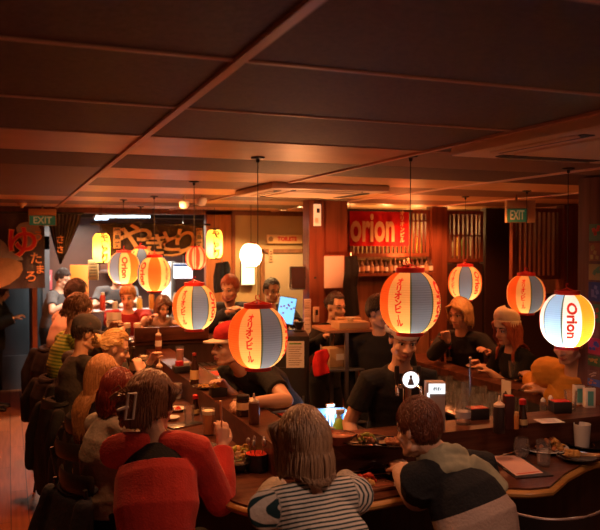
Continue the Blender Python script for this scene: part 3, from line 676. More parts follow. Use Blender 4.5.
def cap_hat(I, m, peak=True, m2=None, name='cap', h=.0):
    hp, s, hR = I['hp'], I['s'], I['hR']; b = MB(); cen = np.array((0, -.012, .030))
    prof = [(1.09, .20), (1.10, .34), (1.08, .55), (.97, .78), (.70, .98), (.35, 1.10), (0.02, 1.14)]; V = []; F = []; n = 24
    for r, z in prof:
        for k in range(n): V.append(hp(.080*r*math.cos(2*PI*k/n), -.012+.102*r*math.sin(2*PI*k/n), .030+.110*(z+h)))
    inner = [(1.05, .20), (1.04, .5), (.6, .95)]
    for i in range(len(prof)-1):
        for k in range(n): a = i*n+k; c = i*n+(k+1) % n; F.append((a, c, c+n, a+n))
    b.add(V, F)
    b.build(name, m, I['root'])
    if peak:
        p = MB(); V = []; F = []; nn = 12
        for t, (o, z) in enumerate(((0, .048), (.075, .036), (0, .040), (.075, .028))):
            for k in range(nn+1):
                a = math.radians(20+140*k/nn); rr = 1.06; ext = o*math.sin((a-math.radians(20))/math.radians(140)*PI)**.6 if o else 0
                V.append(hp(.080*rr*math.cos(a), -.012+.102*rr*math.sin(a)+ext, z+h*.1))
        q = nn+1
        for k in range(nn): F += [(k, k+1, q+k+1, q+k), (2*q+k, 3*q+k, 3*q+k+1, 2*q+k+1), (q+k, q+k+1, 3*q+k+1, 3*q+k)]
        p.add(V, F); p.build('cap_peak', m2 or m, I['root'])
def headband(I, m):
    hp = I['hp']; b = MB(); n = 32; pts = []
    for ring in ((1.10, .032), (1.115, .050), (1.10, .066), (1.05, .050)): pass
    V = []; F = []
    prof = ((1.075, .022), (1.12, .034), (1.12, .056), (1.075, .068))
    for r, z in prof:
        for k in range(n): V.append(hp(.079*r*math.cos(2*PI*k/n), -.012+.100*r*math.sin(2*PI*k/n), z+.010*math.sin(2*PI*k/n)))
    for i in range(4):
        for k in range(n): a = i*n+k; c = i*n+(k+1) % n; d = ((i+1) % 4)*n; F.append((a, c, d+(k+1) % n, d+k))
    b.add(V, F); kn = MB(); kn = b
    for sg in (-1, 1): b.loft([hp(sg*.084, .0, .045), hp(sg*.115, .012, .062), hp(sg*.122, .015, .088)], [(.014, .008), (.016, .008), (.012, .006)], (0, 0, 1), 8)
    b.build('headband', m, I['root'])
def glasses(I, m):
    hp = I['hp']; b = MB()
    for sg in (-1, 1):
        b.tube([hp(sg*(.033+.024*math.cos(a)), .098-.004*abs(math.cos(a)), .004+.020*math.sin(a)) for a in np.linspace(0, 2*PI, 15)], .0022, 6)
        b.tube([hp(sg*.057, .094, .008), hp(sg*.080, .02, .008), hp(sg*.080, -.02, .0)], .002, 6)
    b.tube([hp(-.009, .100, .008), hp(.009, .100, .008)], .0022, 6); b.build('spectacles', m, I['root'])
# ------------------------------------------------------------------ paper lanterns
def paper(name, c, t=.62):
    m = bpy.data.materials.new(name); m.use_nodes = True; nt = m.node_tree; nt.nodes.remove(nt.nodes['Principled BSDF'])
    d = nt.nodes.new('ShaderNodeBsdfDiffuse'); tr = nt.nodes.new('ShaderNodeBsdfTranslucent'); mx = nt.nodes.new('ShaderNodeMixShader'); mx.inputs[0].default_value = t
    for q in (d, tr): q.inputs[0].default_value = (*c, 1)
    nt.links.new(d.outputs[0], mx.inputs[1]); nt.links.new(tr.outputs[0], mx.inputs[2]); nt.links.new(mx.outputs[0], nt.nodes['Material Output'].inputs[0]); return m
P_CREAM = paper('paper_cream', (.86, .60, .27)); P_BLUE = paper('paper_blue', (.12, .21, .44)); P_ORANGE = paper('paper_orange', (.85, .17, .035)); P_LINE = paper('paper_green_line', (.07, .12, .09))
W_CREAM = paper('paper_white', (.92, .86, .78)); W_BLUE = paper('paper_pale_blue', (.22, .48, .80)); W_ORANGE = paper('paper_yellow', (.95, .36, .025))
P_YEL = paper('paper_yellow_lamp', (.95, .55, .10)); P_RED = paper('paper_red', (.75, .07, .03)); P_PINK = paper('paper_pink', (.85, .42, .25))
INK_T = mat('lantern_red_ink_backlit', (.62, .02, .012), .7, emit=((.9, .02, .01), .20)); INK_D = mat('lantern_black_ink_backlit', (.05, .018, .008), .7, emit=((.25, .06, .01), .12))  # ink emission stands in for lamplight coming through the printed paper
CAPRED = mat('lantern_cap_red', (.50, .02, .015), .35, coat=.3)
def lant_r(z, R=.150, Hh=.150):       # radius of the paper at height z about the centre
    t = min(1, abs(z)/Hh); return R*(max(0, 1-t**2.35*.80))**.5 if t < 1 else R*.45
def lantern_body(mats, R, Hh, panels, ribs=26, n=96, lines=True):
    b = MB(); V = []; F = []; mi = []; zs = np.linspace(-Hh, Hh, ribs*4+1)
    for i, z in enumerate(zs):
        r = lant_r(z, R, Hh)*(1+.008*math.cos(2*PI*i/4)); V += [(r*math.cos(2*PI*k/n), r*math.sin(2*PI*k/n), z) for k in range(n)]
    for i in range(len(zs)-1):
        for k in range(n): a = i*n+k; c = i*n+(k+1) % n; F.append((a, c, c+n, a+n)); mi.append(panels(360*(k+.5)/n))
    b.v.append(np.array(V)); b.n = len(V); b.f = F; b.m = mi; return b.mesh('paper_shade', mats, 80)
def wrap_text(mb, body, size, a0, z0, R, Hh, turn=False, sx=1.0, bold=0.0):
    V, F = text_mesh(body, size, 0, bold=bold)
    if turn: V = np.stack([V[:, 1], -V[:, 0]*sx, V[:, 2]], 1)
    else: V = V*np.array((sx, 1, 1))
    P = []
    for x, y, _ in V:
        z = z0+y; r = lant_r(z, R, Hh)*1.012+.0012; a = math.radians(a0)+x/R; P.append((r*math.cos(a), r*math.sin(a), z))
    mb.add(P, F)
# seen from outside, going to the right (angle increasing): orange, katakana, blue, orion - twice
def orion_panels(a): q = int(a//45) % 4; e = a % 45; return 3 if (e < 3 and q in (2, 3)) else (1, 0, 2, 0)[q]
def make_orion(mats, ink):
    root = thing('paper_lantern', 'x', 'lantern', (0, 0, 0)); R, Hh = .150, .150
    link('paper_shade', lantern_body(mats, R, Hh, orion_panels), root)
    for base in (0, 180):
        t = MB()
        for k, ch in enumerate('オリオンビール'):
            z = .104-.0335*k
            if ch == 'ー': wrap_text(t, '|', .024, base+67.5, z, R, Hh, bold=.0016)
            else: wrap_text(t, ch, .039, base+67.5, z, R, Hh, bold=.0019)
        t.build('katakana_lettering', ink, root, smooth=0); t = MB()
        wrap_text(t, 'Orion', .078, base+157.5, 0.008, R, Hh, turn=True, sx=1.05, bold=.0030)
        t.build('latin_lettering', ink, root, smooth=0)
    MB().lathe([(.069, .146), (.072, .149), (.072, .171), (.066, .172), (.061, .171), (.061, .150)], n=32).build('top_ring', CAPRED, root)
    MB().lathe([(.064, -.146), (.068, -.149), (.068, -.168), (.062, -.169), (.057, -.168), (.057, -.150)], n=32).build('bottom_ring', CAPRED, root)
    h = MB()
    h.tube([(-.062, 0, .165), (-.02, 0, .180), (0, 0, .188), (.02, 0, .180), (.062, 0, .165)], .0035, 6)
    h.tube([(0, -.062, .165), (0, -.02, .178), (0, 0, .184), (0, .02, .178), (0, .062, .165)], .0035, 6)
    h.tube([(0, 0, .186), (.012, 0, .196), (.010, 0, .212), (-.006, 0, .214), (-.008, 0, .202)], .003, 6); h.build('wire_hanger', CAPRED, root)
    s = MB(); s.lathe([(.014, .135), (.016, .13), (.016, -.08), (.011, -.085)], n=12); s.build('lamp_holder', BLACKPLASTIC, root)
    g = MB(); g.ball((0, 0, -.112), (.016, .016, .020)); g.build('bulb', mat('bulb_glow', (1, .9, .7), .4, emit=((1, .80, .5), 3)), root)
    return root
root_w = make_orion([P_CREAM, P_ORANGE, P_BLUE, P_LINE], INK_T); root_b = None
def finish_lantern(r, p, a_kb, power, color, low=.088):
    """a_kb: where the edge between katakana and blue panel sits, degrees right of the viewer's line"""
    d = CAM[:2]-p[:2]; face = math.degrees(math.atan2(d[1], d[0]))
    r.location = tuple(p); r.rotation_euler = (0, 0, math.radians(face+a_kb-90))
    L = lamp('lantern_lamp', 'POINT', (0, 0, -.118), power*.62, color, .028); L.parent = r
    c = MB(); top = CEIL-p[2]; c.tube([(0, 0, .212), (0, 0, top-.02)], .0022, 6); c.build('cord', BLACKPLASTIC, r)
    c = MB(); c.lathe([(.0, top-.030), (.008, top-.028), (.010, top-.012), (.034, top-.008), (.036, top)], n=16); c.build('ceiling_hook', BLACKPLASTIC, r)
LAN = [ # px, py, depth, edge angle, watts, label
 (258, 337, 3.76, 6, 3.4, 'paper beer lantern with orange, cream and blue panels hanging above the red cap cook'),
 (410, 302, 3.70, 0, 3.0, 'paper beer lantern hanging directly above the bartender in the headband'),
 (194.5, 307, 5.15, -8, 5.0, 'paper beer lantern with a bright bottom over the left ledge, blue panel facing'),
 (154.5, 274, 6.65, -112, 6.0, 'paper beer lantern with its orange panel facing, beside the yakitori curtain'),
 (124, 268, 7.15, -66, 9.5, 'paper beer lantern left of the orange-fronted one, with a glaring cream side'),
 (141, 262, 8.35, -20, 4.5, 'paper beer lantern mostly hidden behind the pair near the kitchen'),
 (465, 283, 6.70, -22, 4.2, 'small paper beer lantern before the lattice above the blonde woman in black'),
 (526, 294, 6.00, 14, 2.2, 'dim paper beer lantern above the woman in the cream beanie')]
for i, (px, py, z, a, pw, lab) in enumerate(LAN):
    p = at(px, py, z)
    r = root_w if i == 0 else dup(base_l)
    if i == 0: base_l = dup(root_w); 
    r['label'] = lab; r['group'] = 'orion paper lanterns over the bar'
    finish_lantern(r, p, a, pw*.85, (1, .58, .27))
for o in list(base_l.children): bpy.data.objects.remove(o)
bpy.data.objects.remove(base_l)
r = make_orion([W_CREAM, W_ORANGE, W_BLUE, P_LINE], INK_T); r['label'] = 'glaring white and pale blue paper beer lantern beside the poster column'; r['group'] = 'orion paper lanterns over the bar'
finish_lantern(r, at(567, 320, 4.28), -58, 6.8, (1, .82, .70))
# other lanterns
def make_lantern(name, label, p, R, Hh, mats, panels, power, color, text=None, ink=None, n=64, group=None, tsize=.05):
    r = thing(name, label, 'lantern', tuple(p), group=group)
    b = lantern_body(mats, R, Hh, panels, ribs=16, n=n); link('paper_shade', b, r)
    d = CAM[:2]-p[:2]; r.rotation_euler = (0, 0, math.atan2(d[1], d[0]))
    rt = lant_r(Hh, R, Hh)
    for sg, nm in ((1, 'top_ring'), (-1, 'bottom_ring')): MB().lathe([(rt, sg*Hh*.98), (rt+.004, sg*Hh), (rt+.004, sg*(Hh+.014)), (rt-.006, sg*(Hh+.014))], n=24).build(nm, BLACKPLASTIC if name == 'tall_lantern' else CAPRED, r)
    if text:
        t = MB()
        for k, ch in enumerate(text[0]): wrap_text(t, ch, tsize, text[1], Hh*.68-k*Hh*1.42/max(1, len(text[0])-1), R, Hh, bold=.0055)
        t.build('lettering', ink or INK_D, r, smooth=0)
    L = lamp('lantern_lamp', 'POINT', (0, 0, -Hh*.35), power, color, .03); L.parent = r
    top = CEIL-p[2]; c = MB(); c.tube([(0, 0, Hh+.01), (0, 0, top)], .003, 6); c.build('cord', BLACKPLASTIC, r); return r
_lr = lant_r
def lant_r(z, R=.150, Hh=.150):
    if Hh > R*1.3: return R*(max(0, 1-.42*min(1, abs(z)/Hh)**7))
    return _lr(z, R, Hh)
make_lantern('tall_lantern', 'tall yellow paper lantern with black characters at the left end of the yakitori curtain', on_y(101.5, 248, 8.62), .094, .165, [P_YEL], lambda a: 0, 7, (1, .66, .28), ('やきとり', 22), tsize=.105)
make_lantern('tall_lantern', 'tall yellow paper lantern with black characters at the right end of the yakitori curtain', at(214.5, 244, 8.6), .092, .165, [P_YEL], lambda a: 0, 8, (1, .66, .28), ('やきとり', 14), tsize=.105)
make_lantern('round_lantern', 'small round red and pink striped paper lantern in front of the yakitori curtain', at(196, 258, 8.5), .118, .125, [P_RED, P_PINK], lambda a: int(a//22.5) % 2, 1.3, (1, .5, .25))
make_lantern('round_lantern', 'glaring white round paper lantern hanging below the toilets sign', at(251, 255, 8.0), .118, .120, [W_CREAM, P_CREAM], lambda a: 1 if 20 < a < 50 else 0, 14, (1, .70, .38))
# ------------------------------------------------------------------ the guests and the staff
def stripes_mat(name, a, b, per, duty=.5):
    m = mat(name, a, .9, bump=(70, .3)); return attr_ramp(m, 'along', [(0, a), (duty, b)], 'CONSTANT', 1/per, True)
STRIPE = stripes_mat('striped_jersey', (.62, .54, .46), (.008, .034, .042), .0140, .58)
GREENSTRIPE = stripes_mat('green_striped_knit', (.12, .20, .03), (.35, .42, .07), .028)
REDKNIT = mat('red_knit', (.60, .030, .016), .85, bump=(130, .4), var=(9, (.50, .024, .013)), sheen=.2)
GREYJ = fabric('grey_jacket_cloth', (.34, .29, .25)); CHAR = fabric('charcoal_knit', (.045, .036, .030)); CREAMKNIT = fabric('cream_knit', (.48, .34, .27), scale=90)
BLACKKNIT = mat('black_knit', (.012, .011, .012), .9, bump=(90, .4)); YELLOWJ = fabric('mustard_cloth', (.58, .25, .025)); MAROON = fabric('maroon_cloth', (.26, .018, .022)); TAUPE = fabric('taupe_cloth', (.30, .19, .14))
NAVY = fabric('navy_cloth', (.025, .028, .045)); DENIM = fabric('dark_denim', (.03, .035, .055)); PALECOAT = fabric('pale_coat_cloth', (.55, .42, .34)); TEE = fabric('black_tshirt', (.011, .010, .010)); GREYTEE = fabric('grey_tshirt', (.10, .095, .10))
SCARF = fabric('sage_scarf', (.40, .36, .23), scale=40); WHITEKNIT = mat('cream_beanie_knit', (.72, .55, .36), .9, bump=(120, .5)); APRON = fabric('apron_cloth', (.05, .035, .03)); POLKA = fabric('polka_dress', (.03, .02, .025)); SAND = fabric('sand_cloth', (.45, .28, .14))
REDCAP = fabric('red_cap_cloth', (.42, .012, .015)); GREYCAP = fabric('grey_cap_cloth', (.075, .065, .065)); PINKSHIRT = fabric('grey_shirt', (.20, .17, .18))
YOKE = attr_ramp(mat('black_and_cream_knit', (.5, .35, .28), .9, bump=(90, .5)), 'along', [(0, (.50, .35, .28)), (.35/6, (.012, .011, .012)), (3.13/6, (.50, .35, .28))], 'CONSTANT', 1/6)
PALEDARK = attr_ramp(mat('two_tone_coat', (.02, .018, .018), .9), 'along', [(0, (.02, .018, .018)), (.27/6, (.55, .42, .34)), (3.15/6, (.02, .018, .018))], 'CONSTANT', 1/6)
C = {}
# ---- near guests, backs to us
C['striped'] = I = person('woman with a light brown bob in a navy and cream striped top, back to us', 302, 447, 2.58, 4, lean=14, curl=22, shrug=.05, sw=.166, girth=1.06, fem=True, hair='bob', hcol='light', hn=4.0, hlen=.205, shirt=STRIPE, trousers=DENIM, vox=.0048,
   head=(8, 4, 0), arms={'L': (on(280, 474, 1.05), (-.4, -.3, -1)), 'R': (on(342, 476, 1.06), (.3, -.2, -1))}, wave=.05, infl=.015, part=-.1)
C['scarf'] = I = person('man with short auburn hair and a sage scarf over a black and cream jumper', 418, 430, 3.02, 14, lean=18, curl=20, tilt=-4, hx=-.09, shrug=.035, sw=.178, girth=1.14, hair='short', hcol='auburn', hn=2.4, hlen=.06, shirt=YOKE, trousers=DENIM, vox=.0065,
   head=(10, 12, 5), arms={'L': (on(402, 470, 1.08), (.2, -.3, -1)), 'R': (on(468, 478, 1.06), (.3, -.3, -1))}, garment='jumper', infl=.018)
m = MB(); N, d2, d3, X, s = I['N'], I['d2'], I['d3'], I['X'], I['s']
fw = unit(np.cross((0, 0, 1), X))
for k, (o, r, up) in enumerate(((0, .092, .025), (.4, .100, -.010), (.9, .088, .055))):
    m.loft([N+d3*up+X*(r*1.08)*math.cos(a+o)+fw*(r*.92)*math.sin(a+o)+d3*(.018*math.sin(2*a+o))-d3*.020*math.sin(a+o) for a in np.linspace(0, 2*PI, 21)], [(.030+.005*math.sin(3*i), .024) for i in range(21)], d3, 10)
m.loft([N+X*.05+fw*-.10+d3*.02, N+X*.13-fw*.085-d3*.03, N+X*.17-fw*.09-d2*.10], [(.05, .02), (.055, .018), (.035, .014)], X, 10)
me = fuse(m, .006, 3, 'scarf'); me.materials.append(SCARF); link('scarf', me, I['root'])
C['red'] = I = person('woman in a red wide-necked sweater with pinned up brown hair and a white clip', 151, 404, 3.20, -16, lean=16, curl=18, tilt=-3, hx=-.02, shrug=.045, sw=.165, girth=1.02, fem=True, hair='bob', hlen=.15, hcol='chestnut', hn=2.4, shirt=REDKNIT, trousers=BLACKCLOTH, vox=.0065,
   head=(-50, 6, 0), arms={'L': (on(199, 447, 1.06), (.1, -.1, -1)), 'R': (on(222, 447, 1.17), (.15, -.35, -1), (.1, .2, .9))}, neck_open=True, undershirt=BLACKKNIT, garment='sweater', infl=.018, part=.0)
hp = I['hp']; m = MB()   # gathered hair and the claw clip
rng = np.random.default_rng(3); V = []; 
for k in range(34):
    th = rng.random()*6.28; pts = [hp((.026+.014*rng.random())*math.cos(th+i*.5), -.105-.030*math.sin(i*.45)-.008*rng.random(), -.01+(.034+.02*rng.random())*math.sin(th+i*.5)) for i in range(8)]
    m.loft(pts, [.0075]*8, (0, 1, 0), 5)
for k in range(10):
    a = rng.normal(size=2)*.02; m.loft([hp(a[0]-.01, -.10, .03), hp(a[0]-.02, -.14, .045+a[1]), hp(a[0]-.045, -.155, .02+a[1])], [.006, .005, .002], (0, 1, 0), 5)
o = m.build('hair_bun', HAIR['chestnut'], I['root']); a_ = o.data.attributes.new('strand', 'FLOAT', 'POINT'); a_.data.foreach_set('value', rng.random(len(o.data.vertices)).astype(np.float32)*.9)
m = MB(); hR = I['hR']
ring_ = [(.058, -.118, .055), (.058, -.122, -.050), (.052, -.155, -.050), (.052, -.150, .055), (.058, -.118, .055)]
m.loft([hp(*q) for q in ring_], [(.007, .006)]*5, (0, 1, 0), 6); m.loft([hp(.050, -.150, .0), hp(.040, -.185, -.012)], [(.012, .008), (.008, .006)], (0, 1, 0), 8); m.build('hair_clip', WHITEPLASTIC, I['root'])
C['grey'] = I = person('woman with dark red hair in a pale grey jacket beside the red sweater', 119, 391, 3.86, -66, lean=2, curl=12, sw=.165, fem=True, hair='mid', hcol='red', hn=1.8, hlen=.20, shirt=GREYJ, trousers=BLACKCLOTH, vox=.0075, head=(-25, 12, 0), arms='table', garment='jacket', infl=.022, fold=.008)
C['longhair'] = I = person('woman with very long straight golden hair down her back in a polka dot top', 103, 374, 4.42, -62, lean=1, curl=8, sw=.160, fem=True, hair='long', hcol='fair', hn=2.2, slack=.12, hlen=.58, shirt=POLKA, sleeves='short', trousers=SAND, vox=.008, head=(-18, 10, 0), arms='table', part=0)
C['blonde'] = I = person('woman with swept-back blonde hair in profile looking down at her food', 115, 349, 4.98, -80, lean=2, curl=14, sw=.165, fem=True, hair='bun', hcol='blonde', hn=1.6, shirt=CHAR, trousers=BLACKCLOTH, vox=.008, head=(-16, 18, 0), arms={'L': (on(150, 362, 1.30), (-.6, -.5, -.8)), 'R': (on(140, 372, 1.25), (.6, -.5, -.8))}, skin=SKIN)
C['cap'] = I = person('man in a dark grey baseball cap and charcoal sweater with short sleeves', 86, 334, 5.55, -72, lean=2, curl=12, sw=.19, girth=1.0, hair='short', hcol='black', hn=.8, shirt=CHAR, sleeves='long', trousers=BLACKCLOTH, vox=.008, head=(-12, 14, 0), arms={'L': (at(111, 330, 5.75), (-.6, -.5, -.8)), 'R': (at(118, 352, 5.45), (.6, -.5, -.8))}, skin=SKIN2, garment='sweater')
cap_hat(I, GREYCAP)
C['green'] = I = person('guest with curly dark brown hair in a green and yellow striped knit', 78, 312, 6.35, -72, lean=2, curl=12, fem=True, sw=.165, hair='curly', hcol='brown', hn=.7, hlen=.10, shirt=GREENSTRIPE, trousers=BLACKCLOTH, vox=.010, head=(-10, 14, 0), arms='table', wave=.5)
C['pale'] = I = person('guest with black hair in a pale coat leaning over the far bar', 77, 295, 7.10, -70, lean=5, curl=12, seat=.80, sw=.18, hair='short', hcol='black', hn=.7, shirt=PALEDARK, trousers=BLACKCLOTH, vox=.011, head=(0, 6, 0), arms='table', garment='coat', infl=.03)
# ---- far end of the bar
C['maroon'] = I = person('man in a maroon t-shirt with fair hair eating at the far end', 128, 297, 7.72, 172, lean=10, curl=12, seat=.85, sw=.20, girth=1.05, hair='short', hcol='fair', hn=.7, shirt=MAROON, sleeves='short', trousers=DENIM, vox=.010, head=(-14, 16, 0), arms={'R': (at(118, 327, 7.3), None), 'L': (at(140, 328, 7.3), None)}, garment='tshirt')
C['taupe'] = I = person('woman in a taupe top eating behind the dark board at the far end', 163, 307, 7.66, 182, lean=16, curl=18, seat=.83, sw=.165, fem=True, hair='mid', hcol='brown', hn=.7, hlen=.2, shirt=TAUPE, trousers=BLACKCLOTH, vox=.010, head=(6, 24, 0), arms={'R': (at(151, 318, 7.3), None), 'L': (at(176, 322, 7.3), None)})
C['suit'] = I = person('bearded man in a dark jacket and grey shirt holding a plate', 230, 289, 7.75, 168, lean=8, curl=14, seat=.85, sw=.19, hair='short', hcol='ginger', hn=.8, shirt=PINKSHIRT, trousers=BLACKCLOTH, vox=.010, head=(-34, 16, 0), arms={'R': (at(228, 312, 7.42), None), 'L': (at(243, 312, 7.42), None)}, jacket=NAVY)
hp = I['hp']; m = MB()
m.loft([hp(-.058, .02, -.05), hp(-.045, .06, -.085), hp(0, .085, -.102), hp(.045, .06, -.085), hp(.058, .02, -.05)], [(.012, .022), (.016, .026), (.018, .022), (.016, .026), (.012, .022)], (0, 0, 1), 8); m.build('beard', HAIR['ginger'], I['root'])
C['tablet'] = I = person('man in a black jacket standing at the lit order screen', 272, 292, 8.05, 186, lean=2, curl=4, stand=True, sw=.20, girth=1.08, hair='crop', hcol='black', hn=.8, shirt=GREYTEE, trousers=BLACKCLOTH, vox=.010, head=(4, 6, 0), skin=SKIN2, arms={'R': (at(262, 318, 7.75), None), 'L': (at(296, 322, 7.7), None)}, jacket=BLACKCLOTH)
# ---- kitchen staff
C['chef'] = I = person('cook in a dark t-shirt with a white print in the lit kitchen', 117, 274, 10.1, 176, lean=6, curl=10, stand=True, sw=.20, hair='short', hcol='black', hn=.6, shirt=GREYTEE, sleeves='short', trousers=BLACKCLOTH, vox=.012, head=(0, 20, 0), garment='tshirt', arms={'R': (at(105, 303, 9.7), None), 'L': (at(126, 304, 9.7), None)})
a = I['toW'](I['C']+np.array((0, .15, .03))); m = MB(); R_ = I['Rz']; m.loft([I['C']+np.array((x, .142-.25*x*x, .05+.035*math.sin(8*x+2))) for x in np.linspace(-.10, .10, 9)], [(.004, .022)]*9, (0, 1, 0), 8); m.build('shirt_print', PAPER, I['root'])
C['cook2'] = I = person('kitchen hand in a dark grey t-shirt seen from the side by the orange panel', 63, 279, 10.4, -115, lean=8, curl=14, stand=True, sw=.19, hair='short', hcol='black', hn=.6, shirt=GREYTEE, sleeves='short', trousers=BLACKCLOTH, vox=.012, head=(-10, 20, 0), garment='tshirt', arms={'R': (at(70, 302, 10.1), None), 'L': (at(78, 303, 10.2), None)})
C['stander'] = I = person('guest in a long dark coat standing by the door under the yu curtain', 1, 292, 9.5, -100, lean=4, curl=8, stand=True, sw=.19, girth=1.1, hair='mid', hcol='black', hn=.7, shirt=BLACKCLOTH, trousers=BLACKCLOTH, vox=.010, head=(10, 14, 0), garment='coat', infl=.03, arms={'R': (at(14, 318, 9.2), None), 'L': (at(10, 320, 9.2), None)})
# ---- behind the bar
C['cook'] = I = person('cook in a red cap and black t-shirt bending over the left ledge', 229, 346, 4.75, 112, lean=36, curl=22, stand=True, sw=.19, hair='short', hcol='black', hn=.8, shirt=TEE, sleeves='short', trousers=BLACKCLOTH, vox=.0075, head=(-10, 0, 0), skin=SKIN, garment='tshirt', arms={'R': (on(226, 388, 1.20), (.3, -.6, -.3)), 'L': (on(252, 402, 1.20), (-.3, -.8, -.2))})
a = I['C']; m = MB()
for k in range(4): m.box(a+np.array((-.02+.035*(k % 2), .150, .10-.03*k)), (.035, .004, .012), rotm('Y', 25*(k % 2)))
me = m.build('shirt_print', PAPER, I['root'])
cap_hat(I, REDCAP, peak=True, m2=mat('cap_peak_cream', (.62, .48, .36), .8))
C['barman'] = I = person('bartender in a white headband and black t-shirt looking down at the taps', 404, 340, 4.28, 172, lean=9, curl=12, stand=True, sw=.182, shrug=-.02, girth=.98, hair='short', hcol='black', hn=1.2, hlen=.05, shirt=TEE, sleeves='short', trousers=BLACKCLOTH, vox=.0065, head=(-8, 18, -3), skin=SKIN, garment='tshirt', eyes_down=True, arms={'R': (at(358, 462, 4.22), (.3, -1, 0)), 'L': (at(450, 452, 4.1), (-.3, -1, 0))})
headband(I, PAPER)
m = MB(); P, d1, X = I['P'], I['d1'], I['X']
V = []; F = []
for i, z in enumerate((-.42, -.2, .0, .10)):
    for k in range(13): a = math.radians(-70+140*k/12); r = .19+(.02 if i < 2 else 0); V.append(P+np.array((r*1.12*math.sin(a), r*.86*math.cos(a), z)))
for i in range(3):
    for k in range(12): F.append((i*13+k, i*13+k+1, i*13+14+k, i*13+13+k))
n = len(V); V += [v*np.array((.97, .97, 1)) for v in V]; F += [tuple(n+i for i in reversed(f)) for f in F]
for k in range(12): F += [(k, n+k, n+k+1, k+1), (39+k, 39+k+1, n+40+k, n+39+k)]
for i in range(3): F += [(i*13, i*13+13, n+i*13+13, n+i*13), (i*13+12, n+i*13+12, n+i*13+25, i*13+25)]
m.add(V, F); m.build('apron', fabric('grey_apron', (.20, .15, .12)), I['root'])
C['behind'] = I = person('dark-haired staff member in black standing between the banner and the bartender', 379, 313, 5.85, 150, lean=4, curl=8, stand=True, sw=.19, hair='short', hcol='black', hn=.7, shirt=BLACKKNIT, trousers=BLACKCLOTH, vox=.010, head=(60, 10, 0))
C['staff'] = I = person('woman in black with tied dark hair standing behind the shelf of cartons', 336, 308, 6.75, 200, lean=6, curl=8, stand=True, sw=.165, fem=True, hair='bun', hcol='black', hn=.8, shirt=BLACKCLOTH, trousers=BLACKCLOTH, vox=.010, head=(-6, 6, 0), arms={'L': (at(352, 330, 6.4), None), 'R': (at(326, 336, 6.4), None)})
# ---- right arm
C['blackblonde'] = I = person('blonde woman in a black top seated left of the cream beanie', 460, 314, 6.62, 128, lean=8, curl=12, sw=.165, fem=True, hair='bob', hcol='blonde', hn=1.0, slack=.12, hlen=.20, shirt=BLACKKNIT, trousers=BLACKCLOTH, vox=.0085, head=(-16, 12, 0), arms={'R': (on(448, 340, 1.30), None, (-.5, -.1, .6)), 'L': (at(488, 352, 6.2), None)}, part=.2)
C['beanie'] = I = person('woman in a cream knitted beanie with long ginger hair', 507, 330, 5.95, 98, lean=10, curl=12, sw=.165, fem=True, hair='long', hcol='ginger', hn=1.0, hlen=.42, slack=.2, shirt=BLACKCLOTH, sleeves='short', trousers=BLACKCLOTH, vox=.0085, head=(-4, 10, 0), arms={'R': (on(478, 366, 1.12), (.4, -.3, -1)), 'L': (on(490, 372, 1.10), (-.4, -.3, -1))}, wave=.15)
hp = I['hp']; b = MB(); V = []; F = []; n = 32
for r, z in ((1.12, .020), (1.20, .026), (1.20, .075), (1.12, .080), (1.17, .095), (1.14, .125), (.98, .155), (.66, .178), (.02, .186)):
    for k in range(n): V.append(hp(.079*r*math.cos(2*PI*k/n), -.016+.099*r*math.sin(2*PI*k/n), z+.022*math.sin(2*PI*k/n)))
for i in range(8):
    for k in range(n): a = i*n+k; c = i*n+(k+1) % n; F.append((a, c, c+n, a+n))
b.add(V, F); b.build('beanie', WHITEKNIT, I['root'])
C['mustard'] = I = person('guest in a mustard yellow jacket beside the poster column', 568, 342, 4.85, 104, lean=22, curl=14, sw=.21, girth=1.3, hair='short', hcol='brown', hn=.8, shirt=YELLOWJ, trousers=BLACKCLOTH, vox=.0085, head=(8, 16, 0), arms={'R': (on(530, 378, 1.10), (.5, -.6, -.8)), 'L': (on(545, 392, 1.10), (-.8, -.3, -.8))}, garment='jacket', infl=.026, fold=.008)
m = MB()
for k in range(3): m.lathe([(.012, 0), (.012, .004), (0, .005)], I['C']+I['d2']*(.08-.09*k)+np.array((0, .150, 0)), 12, R=rotm('X', -90))
m.build('jacket_button', DARKINK, I['root'])
# ------------------------------------------------------------------ kitchen, curtains, signs
def cloth_sheet(mb, x0, x1, z0, z1, y, waves=3, amp=.015, n=30, m=10, mi=0, thick=.004, lower=None, ph=0.0):
    V = []; F = []
    for side in (0, 1):
        for j in range(m+1):
            for i in range(n+1):
                u = i/n; t = j/m; z = z1+(z0-z1)*t
                if lower: z = z1+((z0+lower(u))-z1)*t
                V.append((x0+(x1-x0)*u, y+amp*(.3+.7*t)*math.sin(2*PI*waves*u+ph+.6*t)+side*thick, z))
    w_ = n+1; s_ = (m+1)*w_
    for j in range(m):
        for i in range(n):
            a = j*w_+i; F.append((a, a+1, a+w_+1, a+w_)); F.append((s_+a+w_, s_+a+w_+1, s_+a+1, s_+a))
    bd = [i for i in range(n)]
    for i in range(n): F.append((i, s_+i, s_+i+1, i+1)); b = m*w_+i; F.append((b+1, s_+b+1, s_+b, b))
    for j in range(m):
        a = j*w_; F.append((a+w_, s_+a+w_, s_+a, a)); b = a+n; F.append((b, s_+b, s_+b+w_, b+w_))
    mb.add(V, F, mi)
INDIGO = fabric('curtain_indigo', (.075, .052, .060)); GREYPATCH = fabric('curtain_grey', (.36, .33, .31)); TANPATCH = fabric('curtain_tan', (.46, .27, .14)); BROWNCLOTH = fabric('curtain_brown', (.030, .016, .014))
ORANGEINK = mat('orange_ink', (.75, .30, .12), .7); CREAMINK = mat('cream_ink', (.56, .35, .15), .7); GREEN_S = mat('exit_green', (.02, .085, .04), .5, emit=((.05, .25, .09), .05)); EXITW = mat('exit_letters', (.30, .22, .10), .5, emit=((.6, .34, .12), .10))
